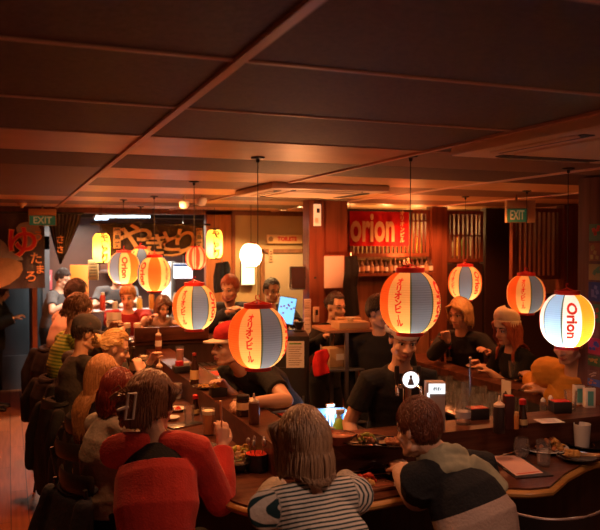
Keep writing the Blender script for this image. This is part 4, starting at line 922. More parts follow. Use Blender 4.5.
# wide yu curtain over the aisle
YN = 8.82; a = on_y(-8, 215, YN); b = on_y(45, 288, YN); zt, zb = 2.475, b[2]
r = thing('door_curtain', 'wide dark door curtain with a big red yu character and grey cloud shapes', 'curtain', (0, 0, 0))
m = MB(); cloth_sheet(m, a[0], b[0], zb, zt, YN, 2.5, .010); m.build('cloth', INDIGO, r)
def blob(pts, y, mm, nm, parent):
    q = MB(); P = [(on_y(px, py, YN)[0], on_y(px, py, YN)[2]) for px, py in pts]
    n = len(P); V = [(x, y, z) for x, z in P]+[(x, y-.003, z) for x, z in P]
    q.add(V, [tuple(range(n)), tuple(range(2*n-1, n-1, -1))]+[(k, n+k, n+(k+1) % n, (k+1) % n) for k in range(n)]); return q.build(nm, mm, parent, smooth=0)
blob([(16, 228), (19, 224), (25, 222), (32, 222), (38, 225), (41, 231), (40, 239), (37, 244), (30, 247), (23, 243), (18, 236)], YN-.013, GREYPATCH, 'cloud_patch', r)
blob([(-8, 240), (0, 239), (5, 243), (9, 249), (15, 254), (22, 257), (23, 260), (10, 261), (-8, 258)], YN-.013, GREYPATCH, 'cloud_patch', r)
blob([(-8, 258), (8, 258), (16, 260), (22, 263), (23, 270), (19, 277), (10, 284), (0, 288), (-8, 288)], YN-.0135, TANPATCH, 'cloud_patch', r)
p = on_y(22, 244, YN); t = MB(); put_text(t, 'ゆ', .36, (p[0], YN-.020, p[2]), (1, 0, 0), (0, 0, 1), bold=.014); t.build('letter_outline', ORANGEINK, r, smooth=0)
t = MB(); put_text(t, 'ゆ', .36, (p[0], YN-.024, p[2]), (1, 0, 0), (0, 0, 1), bold=.004); t.build('lettering', REDINK, r, smooth=0)
for ch, px, py, sz in (('う', 38, 237, .13), ('た', 36, 259, .14), ('ま', 40, 270, .11), ('ろ', 31, 277, .14)):
    p = on_y(px, py, YN); t = MB(); put_text(t, ch, sz, (p[0], YN-.018, p[2]), (1, 0, 0), (0, 0, 1), bold=.002); t.build('lettering', ORANGEINK, r, smooth=0)
m = MB(); m.tube([(a[0]-.05, YN+.004, zt), (on_y(84, 215, YN)[0], YN+.004, zt)], .014, 10); tag(m.build('curtain_rod', BLACKPAINT), 'dark rod carrying the yu curtain and the gathered curtain', 'rod')
# gathered curtain tied to a point
a = on_y(47, 222, YN); b = on_y(82, 222, YN); mid = (a[0]+b[0])/2-.05; zb = on_y(60, 264, YN)[2]
r = thing('door_curtain', 'dark door curtain gathered into a V shape beside the exit sign', 'curtain', (0, 0, 0)); m = MB()
V = []; F = []; n = 36; mm_ = 14
for j in range(mm_+1):
    t_ = j/mm_; sp = 1-t_**1.25
    for i in range(n+1):
        u = i/n*2-1; V.append((mid+u*(b[0]-a[0])/2*(sp*.96+.04)+.05*(1-t_), YN+.020*math.sin(i*1.5)*(.4+t_*.6), zt+(zb-zt)*t_-.10*(1-abs(u))*0))
F = [(j*(n+1)+i, j*(n+1)+i+1, (j+1)*(n+1)+i+1, (j+1)*(n+1)+i) for j in range(mm_) for i in range(n)]; o = len(V)
V += [(x, y+.006, z) for x, y, z in V]; F += [tuple(o+q for q in reversed(f)) for f in F]
m.add(V, F); m.build('cloth', INDIGO, r); 
for px, py, sz in ((60, 240, .10), (60, 250, .09)):
    p = on_y(px, py, YN); t = MB(); put_text(t, 'さ', sz, (p[0], YN-.03, p[2]), (1, 0, 0), (0, 0, 1), bold=.002); t.build('lettering', ORANGEINK, r, smooth=0)
# yakitori curtain
a = on_y(100, 224, YN); b = on_y(204, 257, YN); r = thing('shop_curtain', 'long dark brown shop curtain with yakitori written in pale brush strokes', 'curtain', (0, 0, 0)); m = MB()
zt2 = on_y(150, 224, YN)[2]; cloth_sheet(m, a[0], b[0], b[2]+.02, zt2, YN, 5, .012, n=60); m.build('cloth', BROWNCLOTH, r)
for ch, px, py, sz, rt in (('や', 136, 240, .36, .12), ('き', 156, 246, .27, 0), ('と', 170, 243, .27, -.05), ('り', 185, 243, .32, -.1)):
    p = on_y(px, py, YN); t = MB(); put_text(t, ch, sz, (p[0], YN-.017, p[2]), (1, 0, 0), (0, 0, 1), sx=1.25, bold=.006, rot=rt); t.build('lettering', CREAMINK, r, smooth=0)
p0 = on_y(166, 255, YN); t = MB(); t.loft([on_y(x, y, YN)+np.array((0, -.012, 0)) for x, y in ((164, 255), (172, 255.5), (180, 254), (187, 250))], [(.004, .010), (.004, .014), (.004, .012), (.003, .006)], (0, 1, 0), 8); t.build('brush_stroke', CREAMINK, r)
m = MB(); m.tube([(a[0]-.1, YN+.004, zt2), (b[0]+.08, YN+.004, zt2)], .012, 10)
for x in (a[0], (a[0]+b[0])/2, b[0]): m.tube([(x, YN+.004, zt2), (x, YN+.004, CEIL)], .004, 6)
tag(m.build('curtain_rod', BLACKPAINT), 'dark rod above the yakitori shop curtain', 'rod')
for lab, px in (('tan wooden menu plaque with dark writing near the left tall lantern', 117), ('tan wooden menu plaque with dark writing above the small striped lantern', 199)):
    p = on_y(px, 238, YN-.06); r = thing('menu_plaque', lab, 'plaque', (p[0], p[1], p[2])); MB().box((0, 0, 0), (.085, .014, .24), bev=.004).build('board', mat('plaque_wood', (.36, .20, .09), .6), r)
    t = MB()
    for k, ch in enumerate('焼鳥丼'): put_text(t, ch, .07, (0, -.0085, .075-.075*k), (1, 0, 0), (0, 0, 1), bold=.002)
    t.build('lettering', DARKINK, r, smooth=0); q = MB(); q.tube([(0, 0, .12), (0, 0, zt2+.02-p[2])], .003, 6); q.build('cord', BLACKPLASTIC, r)
# EXIT signs
def exit_sign(label, p, w_, h_, rz, wedge=False):
    r = thing('exit_sign', label, 'sign', tuple(p), rz); bx = MB(); bx.box((0, .03, .0), (w_, .06, h_), bev=.004).box((0, .03, h_*.5+.035), (w_, .07, .07), bev=.006)
    if wedge: bx.prism([(w_*.5, 0), (w_*.86, .0), (w_*.86, .06), (w_*.5, .06)], -h_*.5, h_*.5+.07)
    bx.tube([(0, .03, h_*.5+.05), (0, .03, CEIL-p[2])], .010, 8); bx.build('housing', mat('exit_housing', (.50, .28, .13), .5), r)
    MB().box((0, -.002, 0), (w_*.94, .004, h_*.92)).build('face', GREEN_S, r, smooth=0); t = MB(); put_text(t, 'EXIT', h_*.92, (0, -.0045, 0), (1, 0, 0), (0, 0, 1), sx=.36*w_/h_*1.0, bold=.002); t.build('lettering', EXITW, r, smooth=0)
exit_sign('dim green EXIT sign hanging in front of the yu curtain', on_y(42.5, 220.5, 8.64), .29, .115, -math.radians(4))
exit_sign('dim green EXIT sign with a cream wedge housing above the tall barred screen', at(517, 215.5, 6.5), .185, .125, -math.radians(24), True)
# kitchen
K = thing('kitchen_bench', 'stainless steel kitchen bench with a shelf behind the yakitori curtain', 'bench', (0, 0, 0))
MB().box((1.55, 9.45, .90), (1.9, .55, .04), bev=.006).build('bench_top', STEEL, K); MB().box((1.55, 9.50, .45), (1.86, .5, .86)).build('cabinet', mat('steel_dark', (.25, .25, .26), .4, metal=.8), K, smooth=0)
MB().box((1.65, 9.35, 1.30), (1.7, .30, .03), bev=.005).build('shelf', STEEL, K)
for x in (.95, 1.6, 2.35): MB().box((x, 9.40, 1.1), (.03, .03, .40)).build('upright', STEEL, K, smooth=0)
struct(MB().box((1.5, 12.0, 1.27), (3.4, .06, 2.54)).build('wall_kitchen', mat('kitchen_tiles', (.13, .065, .05), .35, var=(1.2, (.07, .03, .025))), smooth=0))
WHITEBOX = mat('lit_white_panel', (.8, .85, .9), .5, emit=((.80, .90, 1.0), 1.1))
for lab, x0, y0, x1, y1, z, mm in (('lit white menu board with a blue edge beneath the yakitori curtain', 173, 263, 193, 279, 10.2, WHITEBOX), ):
    p = at((x0+x1)/2, (y0+y1)/2, z); w_ = (x1-x0)/FPX*z; h_ = (y1-y0)/FPX*z; r = thing('light_box', lab, 'sign', tuple(p), -YAW)
    MB().box((0, .03, 0), (w_, .06, h_), bev=.005).build('case', STEEL, r); MB().box((0, -.003, 0), (w_*.94, .006, h_*.9)).build('face', mm, r, smooth=0); MB().box((0, -.007, h_*.36), (w_*.92, .004, h_*.14)).build('blue_band', mat('blue_band', (.05, .12, .4), .5), r, smooth=0)
    q = MB(); q.tube([(0, .03, h_*.5), (0, .03, CEIL-p[2])], .008, 6); q.build('hanger', STEEL, r)
for k, (lab, x0, x1, y0, y1, z, mm, nm, cat) in enumerate((
    ('bright orange door panel standing between the kitchen hand and the pass', 70, 88, 265, 306, 10.8, mat('orange_panel', (.80, .24, .03), .5), 'door_panel', 'panel'),
    ('pale yellow order sheet under the left tall lantern', 88, 98, 260, 280, 9.6, mat('yellow_sheet', (.80, .55, .20), .6), 'order_sheet', 'paper'),
    ('pink and red poster behind the yu curtain edge', 43, 52, 270, 290, 11.25, mat('pink_poster', (.65, .12, .14), .6), 'poster', 'poster'),
    ('white refrigerator column in the kitchen left of the lit board', 161, 171, 262, 300, 10.9, mat('fridge_white', (.72, .74, .74), .4), 'refrigerator', 'refrigerator'),
    ('grey steel range hood panel behind the yakitori curtain', 100, 160, 258, 272, 11.4, STEEL, 'range_hood', 'hood'))):
    p = at((x0+x1)/2, (y0+y1)/2, z); q = at((x0+x1)/2, y1, z); w_ = (x1-x0)/FPX*z; hh = (y1-y0)/FPX*z
    r = thing(nm, lab, cat, tuple(on_y(47.5, 280, 11.93)) if nm == 'poster' else (p[0], p[1], p[2]), 0 if nm == 'poster' else -YAW); dp = .03 if nm in ('poster', 'order_sheet', 'door_panel') else .4
    if nm == 'refrigerator': hh = p[2]+hh/2; r.location[2] = hh/2
    if nm == 'door_panel': hh = p[2]+hh/2; r.location[2] = hh/2
    MB().box((0, dp/2, 0), (w_, dp, hh), bev=.006).build('body' if dp > .1 else 'sheet', mm, r)
    if nm == 'refrigerator': MB().box((w_*.35, -.02, .2), (.015, .03, .35)).build('handle', STEEL, r, smooth=0)
    if nm == 'poster': MB().box((0, -.002, hh*.1), (w_*.6, .003, hh*.3)).build('print', PAPER, r, smooth=0)
    if nm == 'order_sheet':
        t = MB()
        for k2 in range(5): t.box((0, -.001, hh*(.3-.15*k2)), (w_*.7, .002, .008))
        t.build('writing', BROWNINK, r, smooth=0)
    if nm == 'range_hood': MB().box((0, -.03, -hh*.5), (w_, .06, .03)).build('lip', STEEL, r, smooth=0)
# fluorescent tubes
COOL = (.62, .85, 1.0)
for lab, x0, x1, y, z in (('cool white fluorescent tube above the kitchen, longer front one', 96, 150, 212.5, 10.0), ('cool white fluorescent tube above the kitchen, shorter rear one', 95, 108, 216, 10.8)):
    a = at(x0, y, z); b = at(x1, y, z); a[2] = b[2] = min(a[2], 2.50); r = thing('tube_light', lab, 'ceiling light', tuple((a+b)/2)); q = MB(); q.tube([a-(a+b)/2, b-(a+b)/2], .016, 10); q.build('tube', mat('tube_glow', (1, 1, 1), .4, emit=(COOL, 2.0)), r)
    c_ = (a+b)/2; q = MB(); q.box((0, 0, .030), (abs(b[0]-a[0])+.06, .05, .03), rotm('Z', math.degrees(math.atan2(b[1]-a[1], b[0]-a[0])))); q.build('batten', WHITEPLASTIC, r, smooth=0)
for x, y, pw in ((1.0, 10.0, 22), (1.9, 10.4, 30), (.9, 11.2, 12)): lamp('kitchen_tube_lamp', 'AREA', (x, y, 2.44), pw, (1.0, .82, .66), .7)
lamp('door_daylight', 'AREA', (0.05, 12.1, 1.4), 3, (.6, 1.0, .75), .5, (PI/2, 0, PI))
# condiments on the pass shelf
pal = [(.62, .25, .05), (.5, .05, .03), (.65, .6, .5), (.10, .05, .03), (.7, .5, .12)]
for k in range(11):
    x = .92+.15*k; h_ = (.16, .22, .13, .19)[k % 4]; r = thing('jar', 'small seasoning container on the steel shelf below the yakitori curtain', 'jar', (x, 9.33, 1.315), group='seasoning containers on the kitchen shelf')
    MB().lathe([(.034, 0), (.036, .01), (.034, h_*.75), (.02, h_*.86)], n=14).build('body', mat('jar_%d' % (k % 5), pal[k % 5], .4), r); MB().lathe([(.023, h_*.85), (.023, h_), (0, h_)], n=14).build('lid', (REDPLASTIC, WHITEPLASTIC, BLACKPLASTIC)[k % 3], r)
# toilets sign
def board_sign(name, label, cat, px0, py0, px1, py1, Y, mm, th=.02):
    a = on_y(px0, py0, Y); b = on_y(px1, py1, Y); r = thing(name, label, cat, ((a[0]+b[0])/2, Y, (a[2]+b[2])/2)); W_, H_ = b[0]-a[0], a[2]-b[2]
    MB().box((0, 0, 0), (W_, th, H_), bev=.003).build('board', mm, r); return r, W_, H_
SIGNCREAM = mat('sign_cream', (.80, .52, .26), .6)
r, W_, H_ = board_sign('toilets_sign', 'cream TOILETS sign with red lettering on the corridor wall', 'sign', 267, 234.5, 302, 243.5, YB-.02, SIGNCREAM)
t = MB(); put_text(t, 'TOILETS', H_*.62, (.03, -.0115, 0), (1, 0, 0), (0, 0, 1), bold=.004); t.build('lettering', REDINK, r, smooth=0)
t = MB(); t.lathe([(H_*.22, 0), (H_*.28, 0), (H_*.28, .003), (H_*.22, .003)], (-W_*.40, -.010, 0), 20, R=rotm('X', 90)); t.build('icon', mat('sign_brown', (.25, .13, .06), .6), r, smooth=0)
r, W_, H_ = board_sign('lit_wall_panel', 'glaring cream lit panel in a dark frame below the white round lantern', 'light', 240.5, 261, 254.5, 285, YB-.03, mat('dark_frame', (.06, .03, .02), .5), .04)
MB().box((0, -.022, 0), (W_*.93, .006, H_*.95)).build('lit_face', mat('lit_cream', (1, .8, .5), .5, emit=((1, .74, .36), 1.1)), r, smooth=0)
# notices on the door
r, W_, H_ = board_sign('door_notice', 'brown hand written notice on the grey toilet door', 'notice', 269, 249, 273, 262, YB-.045, mat('notice_tan', (.45, .30, .18), .7), .004)
t = MB()
for k in range(4): t.box((0, -.003, H_*(.3-.2*k)), (W_*.5, .002, .012))
t.build('writing', DARKINK, r, smooth=0)
# things on the red post and board
def stuck(name, label, cat, px0, py0, px1, py1, Y, mm, th=.006, lines=0, ink=None):
    r, W_, H_ = board_sign(name, label, cat, px0, py0, px1, py1, Y, mm, th)
    if lines:
        t = MB()
        for k in range(lines): t.box((-W_*.05*(k % 2), -th/2-.0008, H_*(.36-.72*k/max(1, lines-1))), (W_*(.74-.12*(k % 3)), .0012, H_*.018))
        t.build('writing', ink or DARKINK, r, smooth=0)
    return r, W_, H_
r, W_, H_ = stuck('lit_photo_card', 'small lit picture card high on the red post near the ceiling', 'card', 313.5, 204, 321, 226, POSTY-.02, mat('lit_card', (.8, .5, .3), .6, emit=((1, .5, .24), .35)))
MB().box((W_*.1, -.005, H_*.2), (W_*.4, .003, H_*.2)).build('dark_print', DARKINK, r, smooth=0)
MB().box((-W_*.1, -.005, -H_*.25), (W_*.5, .003, H_*.25)).build('pale_print', PAPER, r, smooth=0)
r, W_, H_ = stuck('notice_board', 'blank pale notice board on the red-brown board wall', 'board', 322, 255, 344, 288.5, BOARDY-.025, mat('frame_red', (.28, .07, .03), .5), .03)
MB().box((0, -.017, 0), (W_*.92, .004, H_*.94)).build('sheet', mat('notice_sheet', (.74, .66, .60), .7), r, smooth=0)
for k, (y0, y1) in enumerate(((299, 309), (309.5, 317), (317.5, 336))): stuck('paper_notice', ('top', 'middle', 'bottom')[k]+' one of three paper notices on the red post', 'notice', 304, y0, 311, y1, POSTY-.008, PAPER, .003, 4)
r, W_, H_ = stuck('card_terminal', 'pale wall phone on the red post beside the paper notices', 'phone', 313.5, 307, 318.5, 322, POSTY-.03, mat('phone_shell', (.62, .42, .30), .4), .04); MB().box((0, -.022, H_*.15), (W_*.5, .006, H_*.35)).build('screen', BLACKPLASTIC, r, smooth=0)
stuck('paper_strip', 'narrow pale strip of paper on the board below the notice board', 'paper', 335.5, 292, 341, 307, BOARDY-.006, mat('strip_tan', (.62, .45, .26), .7), .003, 5)
# wall monitor
p = at(297.5, 278, 7.0); r = thing('wall_monitor', 'black monitor on an arm left of the red post', 'monitor', tuple(p), -math.radians(5)); MB().box((0, 0, 0), (.15, .05, .22), bev=.01).build('case', BLACKPLASTIC, r); MB().box((0, -.027, 0), (.13, .003, .19)).build('screen', mat('screen_off', (.03, .012, .010), .25), r, smooth=0)
q = MB(); q.tube([(.05, .02, 0), (.12, .10, 0), (POSTX-p[0], POSTY+.02-p[1], 0)], .012, 8); q.build('arm', BLACKPLASTIC, r)
# order screen
p = at(286.5, 310.5, 7.45); r = thing('order_tablet', 'tilted tablet with a glowing blue order screen on a black stand', 'tablet', (p[0], p[1], p[2]), -math.radians(22)); R_ = rotm('Y', 9)@rotm('X', -10)
MB().box((0, 0, 0), (.178, .012, .275), R_, bev=.005).build('case', BLACKPLASTIC, r); MB().box(R_@np.array((0, -.0075, 0)), (.166, .002, .26), R_).build('screen', mat('tablet_screen', (.1, .3, .5), .3, emit=((.20, .52, .95), .75)), r, smooth=0)
t = MB()
for k, (x, z) in enumerate(((-.06, .03), (-.03, .04), (0, .025), (.02, .05), (.045, .02), (.07, .035), (.04, .09), (-.03, -.03), (.01, .06))): t.box(R_@np.array((x, -.009, z)), (.018, .002, .016), R_)
t.build('screen_marks', mat('screen_marks', (.3, .05, .3), .5), r, smooth=0)
q = MB(); q.tube([(0, .02, -.05), (.01, .06, -.20)], .015, 8); q.lathe([(.09, -.21), (.09, -.19), (.02, -.18)], (.01, .06, 0), 16); q.build('stand', BLACKPLASTIC, r)
zc = p[2]-.21; TS = thing('till_counter', 'dark till counter under the glowing tablet', 'counter', (p[0]+.05, p[1]+.12, 0), -math.radians(10)); MB().box((0, 0, zc-.02), (.70, .42, .04), bev=.006).build('counter_top', DARKWOODX, TS); MB().box((0, .02, (zc-.04)/2), (.66, .36, zc-.04)).build('cabinet', PANEL, TS, smooth=0)
# red orion banner
YBN = YP-.09; a = on_y(350, 210.5, YBN); b = on_y(409, 246, YBN); r = thing('banner', 'red cloth banner with big pale ORION lettering', 'banner', (0, 0, 0)); m = MB()
cloth_sheet(m, a[0], b[0], b[2], a[2], YBN, 4, .006, n=40); m.build('cloth', fabric('banner_red', (.66, .010, .016)), r)
p = on_y(374, 229, YBN); t = MB(); put_text(t, 'orion', .43, (p[0]-.02, YBN-.013, p[2]+.005), (1, 0, 0), (0, 0, 1), sx=.56, bold=.012); t.build('lettering', mat('banner_cream', (.82, .55, .30), .7), r, smooth=0)
t = MB()
for k, ch in enumerate('オリオンビル'):
    p = on_y(401.5, 213.5+5.4*k, YBN); put_text(t, ch, .058, (p[0], YBN-.013, p[2]), (1, 0, 0), (0, 0, 1), bold=.002)
t.build('side_lettering', mat('banner_cream', (.8, .55, .3), .7), r, smooth=0)
m = MB(); m.tube([(a[0]-.04, YBN, a[2]+.005), (b[0]+.04, YBN, a[2]+.005)], .010, 8)
for x in (a[0], b[0]): m.tube([(x, YBN, a[2]), (x, YBN, CEIL)], .003, 6)
m.build('rod', BLACKPAINT, r)
# cups in a row on the partition shelf
SH = 1.80
cupm = [mat('shelf_cup_%d' % k, c, .4) for k, c in enumerate(((.10, .05, .035), (.16, .085, .05), (.07, .04, .04), (.28, .18, .12)))]
x0 = on_y(357, 265, YP-.09)[0]; x1 = on_y(430, 265, YP-.09)[0]
for k in range(17):
    x = x0+(x1-x0)*k/16; h_ = .125+.03*((k*7) % 3)/2; r = thing('sake_bottle', 'dark bottle in the packed row on the shelf under the lattice screen', 'bottle', (x, YP-.10, SH+.015), group='bottles packed along the partition shelf')
    MB().lathe([(.026, 0), (.028, .01), (.028, h_*.6), (.012, h_*.78), (.012, h_), (0, h_)], n=12).build('body', cupm[k % 4], r); MB().lathe([(.029, h_*.15), (.0292, h_*.5)], n=12).build('label', (PAPER, mat('label_tan', (.5, .3, .15), .7))[k % 2], r)
# lit glasses and bottles in the recess behind the lattice
for k in range(9):
    x = on_y(418+6.5*k, 240, YP+.75)[0]; h_ = .24+.06*((k*5) % 3)/2; r = thing('liquor_bottle', 'amber-lit bottle behind the bars of the lattice screen', 'bottle', (x, YP+.75, 1.98), group='bottles lit behind the lattice')
    MB().lathe([(.036, 0), (.038, .01), (.038, h_*.6), (.014, h_*.75), (.014, h_), (0, h_)], n=12).build('body', (mat('bottle_yellow', (.75, .5, .08), .25), mat('bottle_green', (.16, .28, .06), .25), mat('bottle_pale', (.75, .65, .45), .3))[k % 3], r); MB().lathe([(.016, h_*.95), (.016, h_*1.03), (0, h_*1.03)], n=10).build('cap', REDPLASTIC, r)
m = MB(); m.box(((xs[0]+xs[2])/2+.35, YP+.75, 1.965), (xs[2]-xs[0]+.9, .25, .03)); tag(m.build('back_shelf', BROWNWOOD, smooth=0), 'brown shelf behind the lattice carrying lit bottles', 'shelf')
# posters on the column
cols = [((.10, .20, .10), (.6, .05, .03)), ((.32, .12, .05), (.5, .35, .10)), ((.42, .26, .08), (.15, .25, .12)), ((.05, .07, .22), (.20, .20, .40)), ((.08, .2, .10), (.5, .08, .05)), ((.55, .04, .10), (.08, .12, .50)), ((.07, .16, .05), (.6, .3, .06)), ((.20, .09, .07), (.75, .6, .5)), ((.10, .16, .5), (.7, .2, .1))]
ys = [(224, 241), (243, 261), (264, 280), (282, 301), (304, 322), (338, 354), (356, 366), (371, 378), (379, 386)]
nmz = ['green and red', 'brown and tan', 'ochre and green', 'dark blue', 'green and rust', 'pink and bright blue', 'dark green and orange', 'brown with white dashes', 'blue and red']
XC = CX+.01-.12
for k, (y0, y1) in enumerate(ys):
    a = on_x(594, y0, XC); b = on_x(594, y1, XC); r = thing('poster_card', nmz[k]+' card pasted on the wooden column', 'poster', (XC-.003, CY-.052, (a[2]+b[2])/2), -PI/2); W_ = .110; H_ = a[2]-b[2]
    MB().box((0, 0, 0), (W_, .005, H_), bev=.001).build('card', mat('card_%d' % k, cols[k][0], .6), r); q = MB(); rr = random.Random(k)
    for j in range(5): q.box((W_*(rr.random()-.5)*.6, -.0035, H_*(rr.random()-.5)*.6), (W_*.22, .002, H_*(.12+.15*rr.random())), rotm('Y', rr.random()*60-30))
    q.build('print', mat('cardp_%d' % k, cols[k][1], .6), r, smooth=0)
# coats and hooks behind the suited man, hanging cloth on the board
def hung(name, label, cat, px, py0, py1, depth, w_, mm, th=.06):
    a = at(px, py0, depth); b = at(px, py1, depth); L = a[2]-b[2]; m = MB(); r_ = thing(name, label, cat, tuple(a), -YAW)
    pts = [(0, 0, 0), (.01, 0, -L*.2), (-.01, 0, -L*.5), (.0, 0, -L*.8), (.01, 0, -L)]
    m.loft(pts, [(w_*.38, th*.5), (w_*.46, th*.6), (w_*.46, th*.7), (w_*.5, th*.7), (w_*.5, th*.6)], (1, 0, 0), 24, round_caps=False)
    me = fuse(m, .008, 2, 'cloth'); V = me.vertices
    for v in V: v.co.y += .010*math.sin(v.co.x*70+v.co.z*4)
    me.materials.append(mm); link('cloth', me, r_); q = MB(); q.tube([(0, 0, -.02), (0, .02, .03), (0, .06, .03)], .006, 6); q.build('hook', STEEL, r_); return r_
hung('apron', 'black apron hanging beside the pale notice board', 'apron', 351, 256, 316, 7.05, .15, BLACKCLOTH)
hung('hand_towel', 'bright red hand towel hanging on the serving station', 'towel', 321, 350, 375, 5.75, .13, fabric('towel_red', (.62, .012, .014)), .05)
hung('coat', 'dark coat hanging on the wood pier behind the man in the dark jacket', 'coat', 222, 262, 292, 8.5, .20, BLACKCLOTH)
# serving station with cartons
p = at(349, 329, 5.9); zt = p[2]; r = thing('serving_station', 'wooden topped serving station with a steel leg and open shelf', 'station', (p[0], p[1]+.15, 0), -math.radians(6))
MB().box((.02, 0, zt-.012), (.42, .42, .024), bev=.004).build('top', wood('station_top', (.30, .14, .07), (.42, .21, .10), .4, axis=0), r)
for x in (-.02, .20):
    for y in (-.19, .19): MB().box((x, y, (zt-.024)/2), (.028, .028, zt-.024)).build('leg', STEEL, r, smooth=0)
for z in (1.12, .70): MB().box((.02, 0, z), (.44, .40, .02), bev=.003).build('shelf', mat('steel_dark', (.25, .25, .26), .4), r)
for lab, dx, dz, sz, rz in (('wide shallow cardboard carton on the serving station', .04, .0, (.26, .2, .055), 5), ('taller cardboard carton behind the shallow one on the serving station', .12, .0, (.20, .12, .065), -4)):
    c_ = thing('carton', lab, 'carton', (p[0]+dx, p[1]+(.06 if dx < .1 else .27), zt), math.radians(rz-10)); MB().box((0, 0, sz[2]/2), sz, bev=.003).build('box', CARD, c_); MB().box((0, 0, sz[2]+.001), (sz[0], .03, .002)).build('tape', mat('tape', (.5, .36, .2), .3), c_, smooth=0)
q = at(350, 320, 6.05); c_ = thing('bowl', 'small white bowl on the serving station cartons', 'bowl', (p[0]+.04, p[1]+.06, zt+.0575)); MB().lathe([(.02, 0), (.045, .03), (.043, .03), (.018, .004), (0, .004)], n=16).build('body', CERAMIC, c_)
c_ = thing('carton', 'brown carton on the shelf beside the red towel', 'carton', (p[0]-.04, p[1]+.15, 1.13), .1); MB().box((0, 0, .075), (.22, .16, .15), bev=.004).build('box', CARD, c_); MB().box((0, -.081, .08), (.10, .002, .05)).build('label', PAPER, c_, smooth=0)
for k, (dx, h_, col) in enumerate(((.13, .16, (.5, .5, .5)), (.17, .20, (.1, .08, .07)))):
    c_ = thing('utensil_pot', ('silver', 'black')[k]+' utensil pot on the serving station shelf', 'pot', (p[0]+dx, p[1]+.02, 1.13)); MB().lathe([(.035, 0), (.038, h_*.5), (.035, h_*.5), (.032, .01), (0, .01)], n=14).build('pot', mat('pot_%d' % k, col, .3), c_)
    for j in range(4): q = MB(); q.tube([(.01*math.cos(j*1.6), .01*math.sin(j*1.6), .02), (.028*math.cos(j*1.6), .028*math.sin(j*1.6), h_+.02*j)], .004, 6); q.build('utensil', STEEL, c_)
# black cabinet with the typed sheet
p = at(296, 336, 6.0); r = thing('bar_cabinet', 'tall black bar cabinet behind the cook, sheet of paper on its side', 'cabinet', (p[0]+.02, p[1]+.2, 0), -math.radians(18)); MB().box((0, 0, p[2]/2), (.30, .42, p[2]), bev=.006).build('body', BLACKPAINT, r); MB().box((0, -.215, p[2]/2-.1), (.26, .012, p[2]-.3), bev=.003).build('door', BLACKPLASTIC, r); MB().box((.10, -.23, .8), (.015, .03, .18)).build('handle', mat('steel_dark', (.25, .25, .26), .4), r, smooth=0)
q = at(300.5, 355.5, 5.92); c_ = thing('paper_sheet', 'typed sheet of paper with a green heading on the black cabinet', 'paper', (0, 0, 0)); c_.parent = None
R_ = np.array(Matrix.Rotation(-math.radians(18), 3, 'Z')); loc = np.array((p[0]+.02, p[1]+.2, 0))+R_@np.array((.035, -.2235, 0)); c_.location = (loc[0], loc[1], q[2]); c_.rotation_euler = (0, 0, -math.radians(18))
MB().box((0, 0, 0), (.145, .002, .215)).build('sheet', PAPER, c_, smooth=0); t = MB()
for k in range(9): t.box((-.005*(k % 3), -.0015, .06-.018*k), (.11-.012*(k % 3), .001, .004))
t.build('writing', BROWNINK, c_, smooth=0); MB().box((0, -.0015, .088), (.10, .001, .012)).build('heading', mat('green_ink', (.15, .3, .05), .6), c_, smooth=0)
# lit crate and spray bottles below
p = at(332, 440, 5.0); r = thing('plastic_crate', 'translucent pale blue crate glinting behind the front ledge', 'crate', (p[0], p[1], p[2]), -math.radians(10)); cr_m = mat('crate_blue', (.25, .48, .72), .25, trans=.35)
for k, (c0, d0) in enumerate((((0, 0, .008), (.22, .18, .016)), ((-.105, 0, .10), (.01, .18, .20)), ((.105, 0, .10), (.01, .18, .20)), ((0, .085, .10), (.22, .01, .20)))): MB().box(c0, d0, bev=.003).build('panel', cr_m, r)
for k in range(9): MB().box((-.09+.0225*k, -.085, .10), (.008, .008, .19)).build('bar', cr_m, r, smooth=0)
tag(MB().box((p[0], p[1]+.05, p[2]/2), (.7, .8, p[2]-.002)).build('under_shelf', BLACKPAINT, smooth=0), 'low black shelf unit holding the pale blue crate', 'shelf')
lamp('fridge_light', 'POINT', (p[0]+.02, p[1]+.03, p[2]+.17), 1.2, (.45, .7, 1.0), .03)
for lab, px, py, col, z in (('spray bottle with a bright green band beside the pale blue crate', 339, 418, (.36, .68, .08), 4.9), ('white spray bottle behind the green banded one', 329, 412, (.6, .6, .62), 5.1)):
    q = at(px, py, z); c_ = thing('spray_bottle', lab, 'spray bottle', (q[0], q[1], p[2])); H_ = q[2]-p[2]+.06
    MB().lathe([(.036, 0), (.040, .02), (.040, H_*.5), (.016, H_*.75), (.014, H_*.85)], n=16).build('bottle', mat('spray_'+str(z), (.55, .6, .62), .3), c_); MB().lathe([(.0405, H_*.30), (.0405, H_*.55), (.018, H_*.74)], n=16).build('band', mat('spray_band'+str(z), col, .4), c_); q2 = MB(); q2.box((.01, 0, H_*.92), (.06, .022, .03), bev=.005).box((-.012, 0, H_*.85), (.008, .012, .06)); q2.build('trigger', WHITEPLASTIC, c_)

